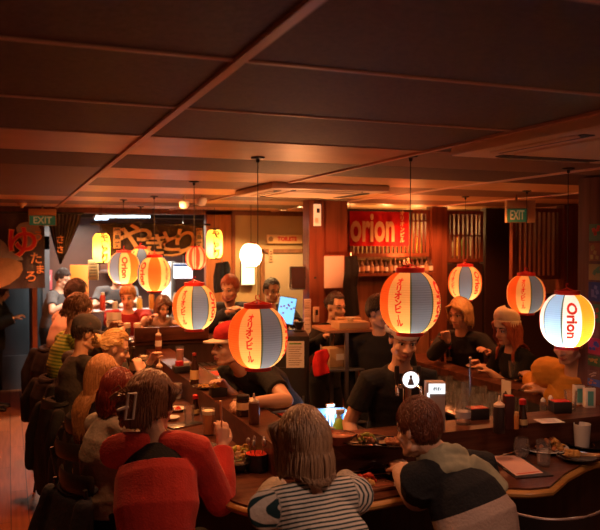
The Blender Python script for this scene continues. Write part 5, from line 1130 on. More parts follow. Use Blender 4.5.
r = thing('added_uplighter', 'small black lamp added to brighten the ceiling, on top of the tall black bar cabinet', 'lamp', (2.30, 5.86, 1.372)); MB().lathe([(.05, 0), (.05, .012), (.02, .02), (.035, .05), (.045, .085), (.040, .085), (.03, .05), (0, .045)], n=20).build('housing', BLACKPLASTIC, r); MB().lathe([(.034, .062), (0, .064)], n=16).build('lens', mat('added_uplight_lens', (1, .7, .4), .4, emit=((1, .5, .2), 3)), r)  # housing for a lamp added to make the ceiling glow
r = thing('added_uplighter', 'small black lamp added to brighten the ceiling, on the red shelf near the thick red post', 'lamp', (3.98, 6.99, 1.815)); MB().lathe([(.05, 0), (.05, .012), (.02, .02), (.035, .05), (.045, .085), (.040, .085), (.03, .05), (0, .045)], n=20).build('housing', BLACKPLASTIC, r); MB().lathe([(.034, .062), (0, .064)], n=16).build('lens', mat('added_uplight_lens', (1, .7, .4), .4), r)
# ------------------------------------------------------------------ things on the counter
ZC, ZL, ZS = 1.0, 1.15, 1.06
def spot(px, py, h): p = on(px, py, h); return (p[0], p[1], h)
def auto(px, py):      # on the ledge where the sight line meets it, else on the counter before it
    p = on(px, py, ZL); return (p[0], p[1], ZL) if p[0] > 1.20 else (min(p[0], 1.10), p[1], ZC)
def liquid(name, c, rough=.1): return mat(name, c, rough, coat=.3)
BEER = mat('beer', (.75, .26, .04), .15, coat=.4, sss=.3); STOUT = mat('stout', (.03, .012, .008), .2); FOAM = mat('beer_foam', (.85, .72, .52), .8, bump=(200, .2)); ICEWATER = thin_glass('water_fill', (.97, .97, .97), .03, .5)
GLASSW = thin_glass('drinking_glass', (1, 1, 1), .05)
def cup_profile(r0, r1, h, t=.0025, base=.008): return [(0, 0), (r0, 0), (r1, h), (r1-t, h), (r0-t, base), (0, base)]
def glass(label, p, r0=.034, r1=.039, h=.12, fill=None, level=.6, foam=0, name='drinking_glass', cat='glass', group=None, m=None):
    r = thing(name, label, cat, p, group=group); MB().lathe(cup_profile(r0, r1, h), n=24).build('vessel', m or GLASSW, r)
    if fill is not None:
        z = .009+(h-.01)*level; rr = r0+(r1-r0)*z/h-.0032; MB().lathe([(0, .0088), (r0-.0035, .0088), (rr, z), (0, z)], n=24).build('drink', fill, r)
        if foam: MB().lathe([(0, z), (rr, z), (rr+.0004, z+foam), (rr*.6, z+foam+.004), (0, z+foam+.005)], n=24).build('foam', FOAM, r)
    return r
def squeeze(label, p, h=.19, col=(.16, .05, .02), tip=(.72, .58, .44), r=.028, name='squeeze_bottle', lab=False):
    o = thing(name, label, 'bottle', p); MB().lathe([(r*.94, 0), (r, .006), (r, h*.62), (r*.86, h*.70), (0, h*.70)], n=20).build('body', mat('squeeze_%g_%g' % (col[0], col[1]), col, .3), o)
    MB().lathe([(r*.92, h*.70), (r*.95, h*.76), (r*.55, h*.81), (r*.26, h*.84), (r*.14, h), (0, h)], n=20).build('nozzle_cap', mat('squeeze_tip_%g' % tip[1], tip, .4), o)
    if lab: MB().lathe([(r+.0006, h*.25), (r+.0006, h*.5)], n=20).build('label', PAPER, o)
    return o
def soy(label, p, h=.135, cap=REDPLASTIC, body=None, lab=True, r=.026):
    o = thing('soy_sauce_bottle', label, 'bottle', p); MB().lathe([(r, 0), (r*1.05, .01), (r*.95, h*.30), (r*.62, h*.60), (r*.52, h*.80), (0, h*.80)], n=18).build('body', body or mat('soy_dark', (.03, .012, .008), .12, coat=.5), o); MB().lathe([(r*.72, h*.80), (r*.72, h*.96), (r*.4, h), (0, h)], n=16).build('cap', cap, o)
    if lab: MB().lathe([(r*1.04, h*.10), (r*.99, h*.30)], n=18).build('label', mat('soy_label', (.55, .42, .2), .6), o)
    return o
def tallbottle(label, p, h=.24, r=.033, body=(.04, .015, .008), lab=(.72, .48, .22), cap=(.45, .03, .02)):
    o = thing('glass_bottle', label, 'bottle', p); MB().lathe([(r, 0), (r*1.02, .01), (r, h*.58), (r*.42, h*.76), (r*.40, h*.94), (0, h*.94)], n=20).build('body', mat('bottle_%g' % body[0], body, .12, coat=.5), o)
    MB().lathe([(r*1.025, h*.16), (r*1.025, h*.46)], n=20).build('label', mat('blabel_%g' % lab[0], lab, .6), o); MB().lathe([(r*.45, h*.92), (r*.45, h), (0, h)], n=14).build('cap', mat('bcap_%g' % cap[0], cap, .4), o); return o
def plate(label, p, r=.11, m=None, h=.018, name='plate', sx=1.0, rz=0.0):
    o = thing(name, label, 'plate', p, rz); b = MB(); b.lathe([(0, 0), (r*.62, 0), (r*.68, .003), (r*.95, h), (r, h+.001), (r*.98, h+.004), (r*.66, .007), (0, .006)], n=36); b.v[0][:, 0] *= sx; b.build('dish', m or CERAMIC, o)
    q = MB(); q.lathe([(r*.55, -.0005), (r*.6, -.0005), (r*.6, .001), (r*.55, .001)], n=30); q.v[0][:, 0] *= sx; q.build('foot_ring', m or CERAMIC, o); return o
def bowl(label, p, r=.07, h=.055, m=None, inner=None, name='bowl'):
    o = thing(name, label, 'bowl', p); MB().lathe([(0, 0), (r*.5, 0), (r*.52, .006), (r*.8, h*.45), (r, h), (r*.97, h+.001)], n=32).build('outside', m, o); MB().lathe([(r*.97, h), (r*.76, h*.48), (r*.45, .010), (0, .009)], n=32).build('inside', inner or m, o); return o
BROWNGLAZE = mat('brown_glaze', (.28, .10, .06), .2, coat=.5); BLACKGLAZE = mat('black_glaze', (.018, .014, .014), .15, coat=.6); WOODT = wood('tray_wood', (.16, .06, .03), (.25, .10, .05), .35, axis=0)
MEAT = mat('grilled_meat', (.50, .17, .055), .45, bump=(90, .5), var=(30, (.24, .07, .025))); GREENS = mat('salad_leaf', (.42, .45, .08), .5, bump=(50, .4)); YELLOWF = mat('fried_batter', (.72, .42, .12), .6, bump=(120, .6), var=(30, (.55, .26, .06))); REDF = mat('pickle_red', (.55, .05, .02), .4, bump=(80, .4)); BAMBOO = mat('bamboo', (.70, .45, .22), .6); EDAM = mat('edamame', (.16, .24, .05), .5, bump=(60, .3))
def skewer(label, p, ang, L=.17, n=4, group=None, mm=None, lift=.0, bits=True, tilt=0):
    o = thing('grilled_skewer', label, 'skewer', (p[0], p[1], p[2]+lift), ang, group); q = MB(); t_ = math.tan(math.radians(tilt)); q.tube([(-L*.5, 0, .012+L*.5*t_), (L*.5, 0, .012-L*.0)], .0024, 6); q.build('stick', BAMBOO, o)
    if bits:
        rr = random.Random(int(p[0]*1000+ang*77)); b = MB()
        for k in range(n): b.ball((-L*.45+.024*k+.01, 0, .014+(.45*L-.024*k)*t_), (.0135, .0125+.003*rr.random(), .0115), rotm('X', rr.random()*90), 10)
        me = fuse(b, .004, 1, 'meat'); me.materials.append(mm or MEAT); link('meat', me, o)
    return o
def heap(name, label, p, r, h, mm, n=26, sz=.016, cat='food', seed=1, mats=None):
    o = thing(name, label, cat, p); rr = random.Random(seed); gs = [MB() for _ in (mats or [mm])]
    for k in range(n):
        a = rr.random()*6.3; q = r*math.sqrt(rr.random())*.85; z = h*(1-(q/r)**2)*rr.random(); s_ = sz*(.7+.6*rr.random()); gs[k % len(gs)].ball((q*math.cos(a), q*math.sin(a), z+s_*.4), (s_, s_*.6, s_*.45), np.array(Matrix.Rotation(rr.random()*3, 3, (rr.random(), rr.random(), rr.random()+.1))), 9, m=6)
    for k, g in enumerate(gs): me = fuse(g, .0045, 1, 'pieces'); me.materials.append((mats or [mm])[k]); link(('pieces', 'garnish', 'sauce')[k], me, o)
    return o
def chopsticks(label, a, b, h, gap=.012):
    A, B = np.array(spot(*a, h)), np.array(spot(*b, h)); o = thing('chopstick', label, 'chopstick', tuple((A+B)/2), math.atan2(B[1]-A[1], B[0]-A[0])); L = np.linalg.norm(B-A); q = MB(); q.tube([(-L/2, 0, .006), (L/2, 0, .006)], [.0025, .004], 6); q.build('stick', BAMBOO, o); MB().tube([(L*.32, 0, .006), (L/2+.001, 0, .006)], .0044, 6).build('grip', BROWNWOOD, o); return o
# --- left arm, from the near corner to the far end
glass('tall pint of amber beer with a thick head at the red sweater woman\'s hands', spot(208.5, 435, ZC), .032, .041, .155, BEER, .78, .022, 'beer_glass')
glass('water tumbler beside the amber pint on the left arm', spot(189, 424, ZC), .029, .034, .115, ICEWATER, .55)
soy('soy sauce bottle with a red cap behind the water tumbler on the left arm', spot(195.5, 415, ZC))
glass('small clear glass standing behind the amber pint', spot(205, 418, ZC), .028, .032, .075)
glass('pale printed paper cup by the dish of red pickles', spot(177, 398, ZC), .030, .037, .105, None, name='paper_cup', cat='cup', m=PAPER)
plate('small square looking dish holding red pickles on the left arm', spot(176, 411, ZC), .065, CERAMIC); heap('pickles', 'red pickles in the small white dish on the left arm', (lambda p: (p[0], p[1], p[2]+.007))(spot(176, 411, ZC)), .042, .018, REDF, 22, .010)
plate('small white saucer beside the dish of pickles', spot(172, 420, ZC), .05, CERAMIC)
for k, (a, b) in enumerate((((174, 430), (203, 424)),)):
    A, B = on(*a, ZC), on(*b, ZC); o = thing('menu_clip', 'black menu folder with a metal edge at the red sweater woman\'s elbow', 'menu', tuple((A+B)/2), math.atan2((B-A)[1], (B-A)[0])); L = np.linalg.norm(B-A); MB().box((0, .06, .004), (L, .12, .008), bev=.002).build('folder', BLACKPLASTIC, o); MB().box((0, .0, .006), (L, .008, .010), bev=.002).build('metal_edge', STEEL, o)
tallbottle('dark sauce bottle with a pale label standing on the left ledge', spot(194.5, 384, ZL), .215, .030)
o = thing('note_box', 'black box of yellow paper notes on the left ledge by the cook\'s hand', 'box', spot(218, 396, ZL)); MB().box((0, 0, .03), (.10, .09, .06), bev=.004).build('box', BLACKPLASTIC, o); MB().box((0, 0, .075), (.075, .06, .05), rotm('Z', 12), bev=.003).build('notes', mat('yellow_notes', (.80, .55, .10), .7), o)
plate('dark tray of snacks beside the black note box', spot(203, 389, ZL), .075, BLACKGLAZE); heap('snacks', 'orange fried snacks on the dark tray on the left ledge', (lambda p: (p[0], p[1], p[2]+.007))(spot(203, 389, ZL)), .05, .02, YELLOWF, 18, .013)
squeeze('brown squeeze bottle with a pale tip near the striped-top woman on the left ledge', spot(254, 424, ZL), .165, (.13, .045, .025), r=.029)
o = thing('sauce_jar', 'dark jar with a cream band beside the brown squeeze bottle', 'jar', spot(243, 416, ZL)); MB().lathe([(.036, 0), (.038, .01), (.038, .09), (.034, .10), (0, .10)], n=20).build('jar', mat('soy_dark', (.03, .012, .008), .12), o); MB().lathe([(.0386, .04), (.0386, .08)], n=20).build('label', mat('cream_band', (.70, .48, .27), .6), o); MB().lathe([(.036, .10), (.036, .118), (0, .12)], n=20).build('lid', BLACKPLASTIC, o)
o = thing('salt_shaker', 'small amber shaker next to the jar with the cream band', 'shaker', spot(235.5, 412, ZL)); MB().lathe([(.018, 0), (.019, .05), (.015, .06), (0, .06)], n=14).build('glass', mat('amber_glass', (.55, .22, .06), .2), o); MB().lathe([(.017, .058), (.016, .075), (0, .078)], n=14).build('cap', STEEL, o)
# far stretch of the left arm
squeeze('brown squeeze bottle with a cream nozzle halfway along the left arm', auto(171, 366), .21, (.10, .04, .02))
squeeze('labelled sauce squeeze bottle near the far end of the left arm', auto(158.5, 352), .21, (.20, .05, .02), lab=True)
glass('dark stout with a cream head in front of the labelled sauce bottle', auto(151.5, 354), .033, .040, .15, STOUT, .70, .03, 'beer_glass')
glass('frosted tumbler of iced water halfway along the left arm', auto(163.5, 374), .033, .038, .13, ICEWATER, .75)
glass('tall pale iced drink beyond the frosted tumbler', auto(143, 353), .032, .040, .13, mat('pale_drink', (.62, .42, .33), .3), .8)
glass('pale pink drink glass beside the squeeze bottle with the cream nozzle', auto(180, 361), .030, .036, .12, mat('pink_drink', (.60, .25, .18), .3), .8)
tallbottle('tall dark bottle without cap colour left of the pale iced drink', auto(133.5, 357), .24, .032, (.025, .012, .01), (.20, .12, .08), (.06, .04, .03))
o = thing('condiment_caddy', 'black condiment caddy with red packets halfway along the left ledge', 'caddy', spot(182, 372, ZL)); MB().box((0, 0, .025), (.13, .10, .05), bev=.004).build('box', BLACKPLASTIC, o); MB().box((-.02, 0, .06), (.05, .04, .05), rotm('Z', 20), bev=.003).build('packet', REDPLASTIC, o); MB().box((.035, .0, .055), (.04, .05, .04), rotm('Z', -10), bev=.003).build('packet', PAPER, o)
for lab, px in (('dark drink with a pale yellow top before the man in maroon, left of two', 127), ('dark drink with a pale yellow top before the man in maroon, right of two', 137.5)):
    glass(lab, spot(px, 336, 1.22), .034, .040, .13, STOUT, .60, .045, 'beer_glass')
glass('dark drink with a pale yellow top in front of the man in the dark jacket', spot(222, 334, 1.22), .034, .040, .13, STOUT, .60, .04, 'beer_glass')
for k, (px, py) in enumerate(((122, 341), (148, 339))):
    plate(('white plate before the man in maroon, under his hands', 'white plate between the stout glass and the dark board at the far end')[k], spot(px, py, 1.22), .10); heap('food', ('noodles on the plate of the man in maroon', 'mixed fried food on the plate by the dark board')[k], (lambda p: (p[0], p[1], p[2]+.007))(spot(px, py, 1.22)), .06, .03, YELLOWF, 18, .015, seed=k)
o = plate('white plate held by the bearded man in the dark jacket', tuple(at(236, 310, 7.4)), .10); heap('food', 'orange food on the plate held by the bearded man', tuple(at(236, 310, 7.4)+np.array((0, 0, .007))), .055, .02, MEAT, 12, .014)
# white napkin raised
# --- near corner: salad, bowls, cutlery holder
p = spot(243, 457, ZC); plate('pale square tray under the salad at the bar corner', p, .14, mat('tray_pale', (.45, .30, .22), .4), rz=.4); heap('salad', 'heap of yellow green salad at the bar corner', (p[0], p[1], p[2]+.008), .09, .045, GREENS, 40, .020, mats=[GREENS, YELLOWF])
p = spot(237, 471, ZC); bowl('dark bowl of green beans beside the red sweater sleeve', p, .075, .05, BLACKGLAZE); heap('green_beans', 'green soy beans in the dark bowl at the bar corner', (p[0], p[1], p[2]+.022), .055, .025, EDAM, 26, .013)
p = spot(257, 470, ZC); o = thing('cutlery_holder', 'black cutlery holder with a red inside and spoons at the bar corner', 'holder', p, .3); MB().lathe([(0, 0), (.055, 0), (.060, .085), (.056, .085), (.052, .006), (0, .006)], n=24).build('holder', BLACKGLAZE, o); MB().lathe([(.0555, .084), (.0515, .007), (0, .0065)], n=24).build('red_inside', mat('red_lacquer', (.55, .03, .015), .25), o)
for k in range(5):
    s_ = thing('spoon', 'steel spoon standing in the black cutlery holder', 'spoon', (p[0], p[1], p[2]+.008), .3, 'spoons in the cutlery holder'); a = k*1.25; q = MB(); q.tube([(.012*math.cos(a), .012*math.sin(a), 0), (.040*math.cos(a), .040*math.sin(a), .12)], .003, 6); q.build('handle', STEEL, s_); q = MB(); q.ball((.043*math.cos(a), .043*math.sin(a), .135), (.012, .008, .018), rotm('Z', math.degrees(a))); q.build('bowl_end', STEEL, s_)
chopsticks('chopstick lying along the salad tray, upper one', (248, 444), (266, 460), ZC+.02); chopsticks('chopstick lying along the salad tray, lower one', (251, 446), (269, 463), ZC+.02)
p = spot(206, 452, ZC); bowl('small glass dipping bowl under the red sweater woman\'s hands', p, .055, .04, GLASSW, GLASSW)
p = spot(197, 460, ZC); plate('pale plate beneath the red sweater woman\'s left hand', p, .10, mat('plate_sand', (.55, .36, .24), .3))
A = C['red']; hnd = [q for q in A['seg'] if q[0] == 'R'][0]; w_ = A['toW'](hnd[4]); o = thing('chopstick', 'pale chopstick held upright in the red sweater woman\'s right hand', 'chopstick', (w_[0], w_[1], w_[2]+.02)); q = MB(); q.tube([(0.01, 0.03, .0), (0, 0.02, .19)], [.003, .0055], 8); q.build('stick', BAMBOO, o); MB().tube([(0.0035, .0235, .12), (0, .02, .191)], .0060, 8).build('grip', BAMBOO, o)
# work things on the cook's side, left
p = on(268, 428, 1.02); o = thing('tea_cup', 'white cup on the cook\'s side of the left ledge', 'cup', (p[0]+.06, p[1], .98)); MB().lathe(cup_profile(.030, .042, .085, .004), n=24).build('vessel', CERAMIC, o); q = MB(); q.tube([(.038+.022*math.sin(a), 0, .045-.024*math.cos(a)) for a in np.linspace(0, PI, 9)], .005, 8); q.build('handle', CERAMIC, o)
WC = thing('work_counter', 'steel work counter on the staff side of the left ledge', 'counter', (0, 0, 0)); MB().box((1.66, 4.9, .965), (.30, 2.9, .03), bev=.004).build('top', STEEL, WC); MB().box((1.64, 4.9, .475), (.24, 2.86, .95)).build('cabinet', mat('steel_dark', (.25, .25, .26), .4), WC, smooth=0)
for k, y in enumerate((4.0, 5.1, 6.0)): MB().box((1.765, y, .55), (.012, .9, .7), bev=.003).build('door', STEEL, WC)
for k in range(9):
    y = 4.0+.28*k; s_ = thing('steel_pan', 'steel food pan sunk in the work counter behind the left ledge', 'pan', (1.66, y, .982), group='steel pans on the staff work counter'); b = MB(); b.box((0, 0, .03), (.20, .22, .06), bev=.008); b.build('pan', STEEL, s_); MB().box((0, 0, .062), (.18, .20, .004), bev=.001).build('contents', (mat('slaw', (.40, .34, .2), .6), REDF, mat('dark_sauce', (.08, .03, .015), .2))[k % 3], s_)
GR = thing('charcoal_grill', 'long steel grill against the dark board at the far end of the bar', 'grill', (1.75, 6.62, 0)); MB().box((0, 0, .45), (.80, .40, .90)).build('body', mat('steel_dark', (.25, .25, .26), .4), GR, smooth=0); MB().box((0, 0, .95), (.82, .42, .10), bev=.006).build('hearth', STEEL, GR)
for k in range(12): MB().box((-.36+.065*k, 0, 1.004), (.010, .38, .008)).build('grate_bar', BLACKPAINT, GR, smooth=0)
for k in range(3): MB().lathe([(.02, 0), (.022, .02), (0, .022)], (-.25+.25*k, -.20, .80), 14, R=rotm('X', 90)).build('knob', BLACKPLASTIC, GR)
# --- front ledge and counter
bowl('brown glazed bowl on the front ledge left of the bartender\'s arm', spot(339, 444, ZL), .078, .05, BROWNGLAZE)
p = spot(365.5, 444, ZL); plate('black oval dish with glazed meat on the front ledge', p, .105, BLACKGLAZE, sx=1.2); heap('grilled_meat', 'glazed meat with green garnish on the black oval dish', (p[0], p[1], p[2]+.008), .055, .035, MEAT, 16, .022, mats=[MEAT, GREENS])
p = spot(394, 446, ZL); plate('black dish of skewers beside the glazed meat on the front ledge', p, .10, BLACKGLAZE)
for k in range(3): skewer('short meat skewer on the black dish by the bartender', (p[0]-.02+.01*k, p[1]-.03+.03*k, p[2]+.010), 2.7+.25*k, .13, 4, 'skewers on the ledge dish')
heap('lemon_and_batter', 'pale fried piece on the black skewer dish', (p[0]+.05, p[1]-.03, p[2]+.012), .025, .02, YELLOWF, 6, .018)
p = spot(349, 468, ZC); plate('round red-brown wooden plate at the striped-top woman\'s elbow', p, .125, BROWNGLAZE); heap('garnish', 'scraps of green garnish on the red-brown plate', (p[0], p[1], p[2]+.008), .05, .010, EDAM, 8, .010)
p = spot(379, 468, ZC); plate('black plate of thick grilled skewers between the two front guests', p, .13, BLACKGLAZE)
for k in range(5): skewer('thick grilled skewer on the black plate between the front guests', (p[0]-.055+.03*k, p[1]+.035-.012*k, p[2]+.010), 2.35+.18*k, .18, 4, 'skewers between the front guests', lift=.002)
heap('grilled_chicken', 'browned chicken heap on the black plate between the front guests', (p[0]+.02, p[1]+.05, p[2]+.012), .055, .045, MEAT, 20, .020)
p = spot(368, 487, ZC); o = thing('rectangular_plate', 'rectangular wooden plate of fried food before the striped-top woman', 'plate', p, .05); MB().box((0, 0, .008), (.24, .16, .016), bev=.005).build('board', WOODT, o); MB().box((0, 0, .017), (.21, .13, .003), bev=.001).build('rim', BROWNGLAZE, o)
heap('fried_food', 'golden fried food with red ginger on the rectangular plate', (p[0]-.02, p[1], p[2]+.018), .07, .035, YELLOWF, 26, .018, mats=[YELLOWF, REDF]); 
skewer('bare bamboo skewer laid across the rectangular plate', (p[0]+.06, p[1]+.09, p[2]+.012), -.1, .18, bits=False)
p = spot(393, 478, ZC); o = thing('patterned_cup', 'small black cup with white pattern by the man\'s left hand', 'cup', p); MB().lathe(cup_profile(.028, .034, .06, .004), n=22).build('vessel', BLACKGLAZE, o); q = MB()
for k in range(7): q.ball((.0325*math.cos(k*.9), .0325*math.sin(k*.9), .03+.012*(k % 2)), (.007, .007, .007), None, 8, m=6)
q.build('pattern', PAPER, o)
# beer taps and lit display on the front ledge
p = np.array((*on_y(407, 440, 3.44)[:2], ZL)); TX, TY = p[0], p[1]
o = thing('beer_tap', 'chrome beer tap with two black handles and a round lit badge', 'beer tap', tuple(p), -.35); MB().lathe([(.055, 0), (.055, .010), (.030, .018), (.024, .03), (.024, .19), (.03, .20), (.03, .225), (0, .23)], n=24).build('column', CHROME, o)
for sg in (-1, 1):
    q = MB(); q.tube([(sg*.02, -.0, .20), (sg*.055, -.01, .21), (sg*.062, -.05, .205), (sg*.062, -.065, .165)], [.012, .012, .011, .009], 10); q.build('spout', CHROME, o)
    q = MB(); q.lathe([(.007, .21), (.008, .25), (.012, .245), (.014, .29), (.012, .315), (0, .32)], (sg*.058, -.015, 0), 14); q.build('tap_handle', BLACKPLASTIC, o)
c_ = at(413, 382, 3.80)-p; bR = np.array(Matrix.Rotation(.35, 3, 'Z')); c2 = bR@c_; c2[1] = -.075
MB().lathe([(.048, 0), (.050, .006), (.046, .012), (0, .012)], (c2[0], c2[1]+.012, c2[2]), 28, R=rotm('X', 90)).build('badge_rim', CHROME, o)
MB().lathe([(.043, 0), (.043, .003), (0, .003)], (c2[0], c2[1]+.001, c2[2]), 28, R=rotm('X', 90)).build('badge_face', mat('badge_glow', (.9, .9, .9), .4, emit=((.92, .95, 1.0), .75)), o)
q = MB(); q.ball((c2[0], c2[1]-.003, c2[2]+.016), (.008, .002, .009)); q.loft([(c2[0], c2[1]-.003, c2[2]+.006), (c2[0], c2[1]-.003, c2[2]-.026)], [(.008, .002), (.018, .002)], (1, 0, 0), 10); q.build('badge_figure', mat('badge_grey', (.35, .35, .40), .5), o)
q = MB(); q.tube([(0, -.0, .21), (c2[0]*.6, c2[1]*.5, c2[2]-.03), (c2[0], c2[1]+.012, c2[2]-.04)], .008, 8); q.build('badge_arm', CHROME, o)
a = at(425, 381, 3.84); b = at(444, 428, 3.84); w_ = 19/FPX*3.84; cx_, cy_ = (a[0]+b[0])/2, (a[1]+b[1])/2; H_ = a[2]-ZL
o = thing('lit_display', 'grey upright display with a lit white top and edge next to the beer tap', 'sign', (cx_, cy_, ZL), -.36); MB().box((0, 0, H_/2), (w_, .07, H_), bev=.004).build('case', mat('display_grey', (.40, .33, .30), .5), o)
DISP = mat('display_glow', (.9, .95, 1), .4, emit=((.88, .97, 1.0), .55)); MB().box((w_*.05, -.037, H_-.033), (w_*.86, .004, .052)).build('lit_face', DISP, o, smooth=0); MB().box((-w_*.40, -.037, H_-.11), (w_*.13, .004, .11)).build('lit_edge', DISP, o, smooth=0)
t = MB(); put_text(t, 'ｵﾘｵﾝ', .022, (w_*.06, -.0395, H_-.034), (1, 0, 0), (0, 0, 1), bold=.0008); t.build('lettering', mat('display_ink', (.04, .10, .14), .5), o, smooth=0)
# right part of the front ledge
p = np.array(spot(463, 444, ZL)); p[1] = 3.34; p[0] = on_y(463, 440, 3.34)[0]; o = thing('glass_bottle', 'clear glass water bottle with a pale label by the cream jumper\'s shoulder', 'bottle', tuple(p)); MB().lathe([(.036, 0), (.040, .01), (.040, .10), (.013, .165), (.013, .22), (.011, .22), (.011, .165), (.037, .098), (.036, .012), (0, .01)], n=24).build('bottle', GLASSW, o); MB().lathe([(.0406, .035), (.0406, .070)], n=24).build('label', mat('pale_label', (.40, .36, .38), .5), o)
p = on_y(477, 431, 3.42); o = thing('bar_box', 'small dark red box next to the clear water bottle', 'box', (p[0], p[1], ZL), -.1); MB().box((0, 0, .03), (.11, .08, .06), bev=.003).build('box', BLACKPLASTIC, o); MB().box((0, 0, .0615), (.10, .07, .003)).build('red_top', mat('red_lacquer', (.55, .03, .015), .25), o, smooth=0)
squeeze('black squeeze bottle with a cream dome cap on the front ledge', spot(499, 432.5, ZL), .19, (.035, .022, .02), (.80, .62, .46), .030)
o = thing('chopstick_box', 'tall dark box behind the black squeeze bottle', 'box', spot(508.5, 428, ZL), -.3); MB().box((0, 0, .085), (.05, .05, .17), bev=.003).build('box', mat('dark_lacquer', (.05, .012, .012), .3), o); MB().box((0, 0, .171), (.042, .042, .003)).build('red_top', mat('red_lacquer', (.55, .03, .015), .25), o, smooth=0)
o = thing('spice_shaker', 'small orange spice shaker between the dark box and the soy bottle', 'shaker', spot(515.5, 428.5, ZL)); MB().lathe([(.017, 0), (.018, .07), (.015, .078), (0, .078)], n=16).build('tube', mat('spice_orange', (.62, .22, .05), .4), o); MB().lathe([(.018, .07), (.016, .088), (0, .09)], n=16).build('cap', mat('spice_cap', (.7, .4, .15), .4), o)
soy('soy sauce bottle with a red cap on the front ledge', spot(522.5, 427, ZL), .150)
o = thing('paper_card', 'cream paper card lying on the front ledge', 'card', spot(549, 421, ZL), -.2); MB().box((0, 0, .001), (.135, .10, .002)).build('card', PAPER, o, smooth=0); t = MB()
for k in range(4): t.box((0, .03-.018*k, .0024), (.09-.01*k, .005, .0006))
t.build('writing', mat('pale_writing', (.45, .36, .3), .7), o, smooth=0)
o = thing('napkin_box', 'black box with a bright red lid behind the cream card', 'box', spot(560, 412, ZL), -.30); MB().box((0, 0, .032), (.105, .085, .064), bev=.003).build('box', BLACKPLASTIC, o); MB().box((0, 0, .0655), (.095, .075, .004), bev=.001).build('red_lid', mat('red_lid', (.70, .03, .02), .35), o)
for lab, px, py, h_ in (('white topped glass shaker left of the red lidded box', 543, 415, .075), ('taller white topped shaker just behind the red lidded box', 550.5, 409, .085)):
    o = thing('salt_shaker', lab, 'shaker', (*on_y(px, py, 3.445)[:2], ZL)); MB().lathe([(.019, 0), (.020, h_*.6), (.012, h_*.72), (0, h_*.72)], n=16).build('glass', GLASSW, o); MB().lathe([(.014, h_*.70), (.014, h_*.85), (.006, h_), (0, h_)], n=16).build('cap', WHITEPLASTIC, o)
glass('water glass at the end of the front ledge by the napkin packs', (*on_y(570.5, 413, 3.40)[:2], ZL), .031, .038, .115, ICEWATER, .35)
for lab, px, py, Y in (('white and teal napkin pack, the nearer of two below the poster column', 589, 409, 3.42), ('white and teal napkin pack, the farther of two below the poster column', 578.5, 403, 3.51)):
    o = thing('napkin_pack', lab, 'box', (*on_y(px, py, Y)[:2], ZL), -.36); MB().box((0, 0, .058), (.060, .045, .116), bev=.002).build('pack', mat('pack_white', (.78, .74, .70), .5), o); MB().box((0, -.0232, .056), (.034, .002, .085)).build('teal_panel', mat('pack_teal', (.12, .42, .42), .5), o, smooth=0); MB().box((0, 0, .1165), (.05, .012, .003)).build('slit', DARKINK, o, smooth=0)
# right part of the front counter
p = spot(543, 450, ZC); plate('white plate of fried food behind the two glasses', p, .135); heap('fried_chicken', 'golden fried chicken on the white plate behind the glasses', (p[0]+.035, p[1]-.01, p[2]+.008), .090, .045, YELLOWF, 44, .021, mats=[YELLOWF, MEAT])
p = spot(590, 446, ZC); plate('large black plate with scraps at the right end of the front counter', p, .14, BLACKGLAZE); heap('scraps', 'brown scraps left on the large black plate', (p[0]-.02, p[1], p[2]+.008), .05, .010, MEAT, 8, .010)
p = spot(562, 434, ZC); o = thing('long_plate', 'long dark plate of leaf wrapped skewers at the foot of the front ledge', 'plate', p, .30); MB().box((0, 0, .006), (.27, .09, .012), bev=.004).build('board', BLACKGLAZE, o); MB().box((0, 0, .0125), (.25, .075, .002)).build('rim', BLACKGLAZE, o, smooth=0)
for k in range(3): skewer(('leaf wrapped pale skewer on the long dark plate, hindmost', 'leaf wrapped pale skewer on the long dark plate, middle', 'leaf wrapped pale skewer on the long dark plate, nearest')[k], (p[0]-.01+.01*k, p[1]+.025-.025*k, p[2]+.014), .30+PI, .22, 7, mm=(mat('asparagus', (.5, .45, .14), .5), mat('bacon', (.62, .30, .16), .5), mat('asparagus', (.5, .45, .14), .5))[k])
p = spot(577, 460, ZC); plate('small black plate under a fan of skewers at the right', p, .10, BLACKGLAZE)
for k in range(6): skewer('skewer with its bare stick pointing out of the fan on the small black plate', (p[0]+.04-.012*k, p[1]-.02-.010*k+.012*(k % 2), p[2]+.016+.005*(k % 3)), -.62+.09*k, .21, 3, 'fan of skewers at the right', mm=YELLOWF, tilt=6)
glass('white paper cup at the right end of the front counter', (*on_y(582, 434, 3.18)[:2], ZC), .038, .046, .13, None, name='paper_cup', cat='cup', m=CERAMIC)
o = thing('spoon', 'pale soup spoon on the black plate rim at the right', 'spoon', spot(594, 439, ZC), .2); q = MB(); q.loft([(-.05, 0, .032), (0, 0, .034), (.05, 0, .045)], [(.018, .006), (.010, .005), (.006, .005)], (0, 1, 0), 10); q.build('handle', CERAMIC, o); q = MB(); q.ball((-.055, 0, .030), (.026, .020, .008)); q.build('bowl_end', CERAMIC, o)
p = spot(521.5, 458, ZC); o = thing('stemless_wine_glass', 'stemless wine glass left of the water tumbler on the front counter', 'glass', p); MB().lathe([(0, 0), (.024, 0), (.040, .030), (.043, .055), (.034, .105), (.0325, .105), (.0410, .055), (.038, .031), (.022, .005), (0, .004)], n=28).build('vessel', GLASSW, o); MB().lathe([(0, .0045), (.0215, .0055), (.034, .022), (0, .022)], n=24).build('drink', ICEWATER, o)
glass('straight water tumbler at the front, just behind the live edge', spot(543.5, 465.5, ZC), .032, .038, .125, ICEWATER, .30)
chopsticks('chopstick on its rest left of the wine glass, upper one', (497, 455), (524, 447), ZC); chopsticks('chopstick on its rest left of the wine glass, lower one', (499, 457.5), (526, 449.5), ZC)
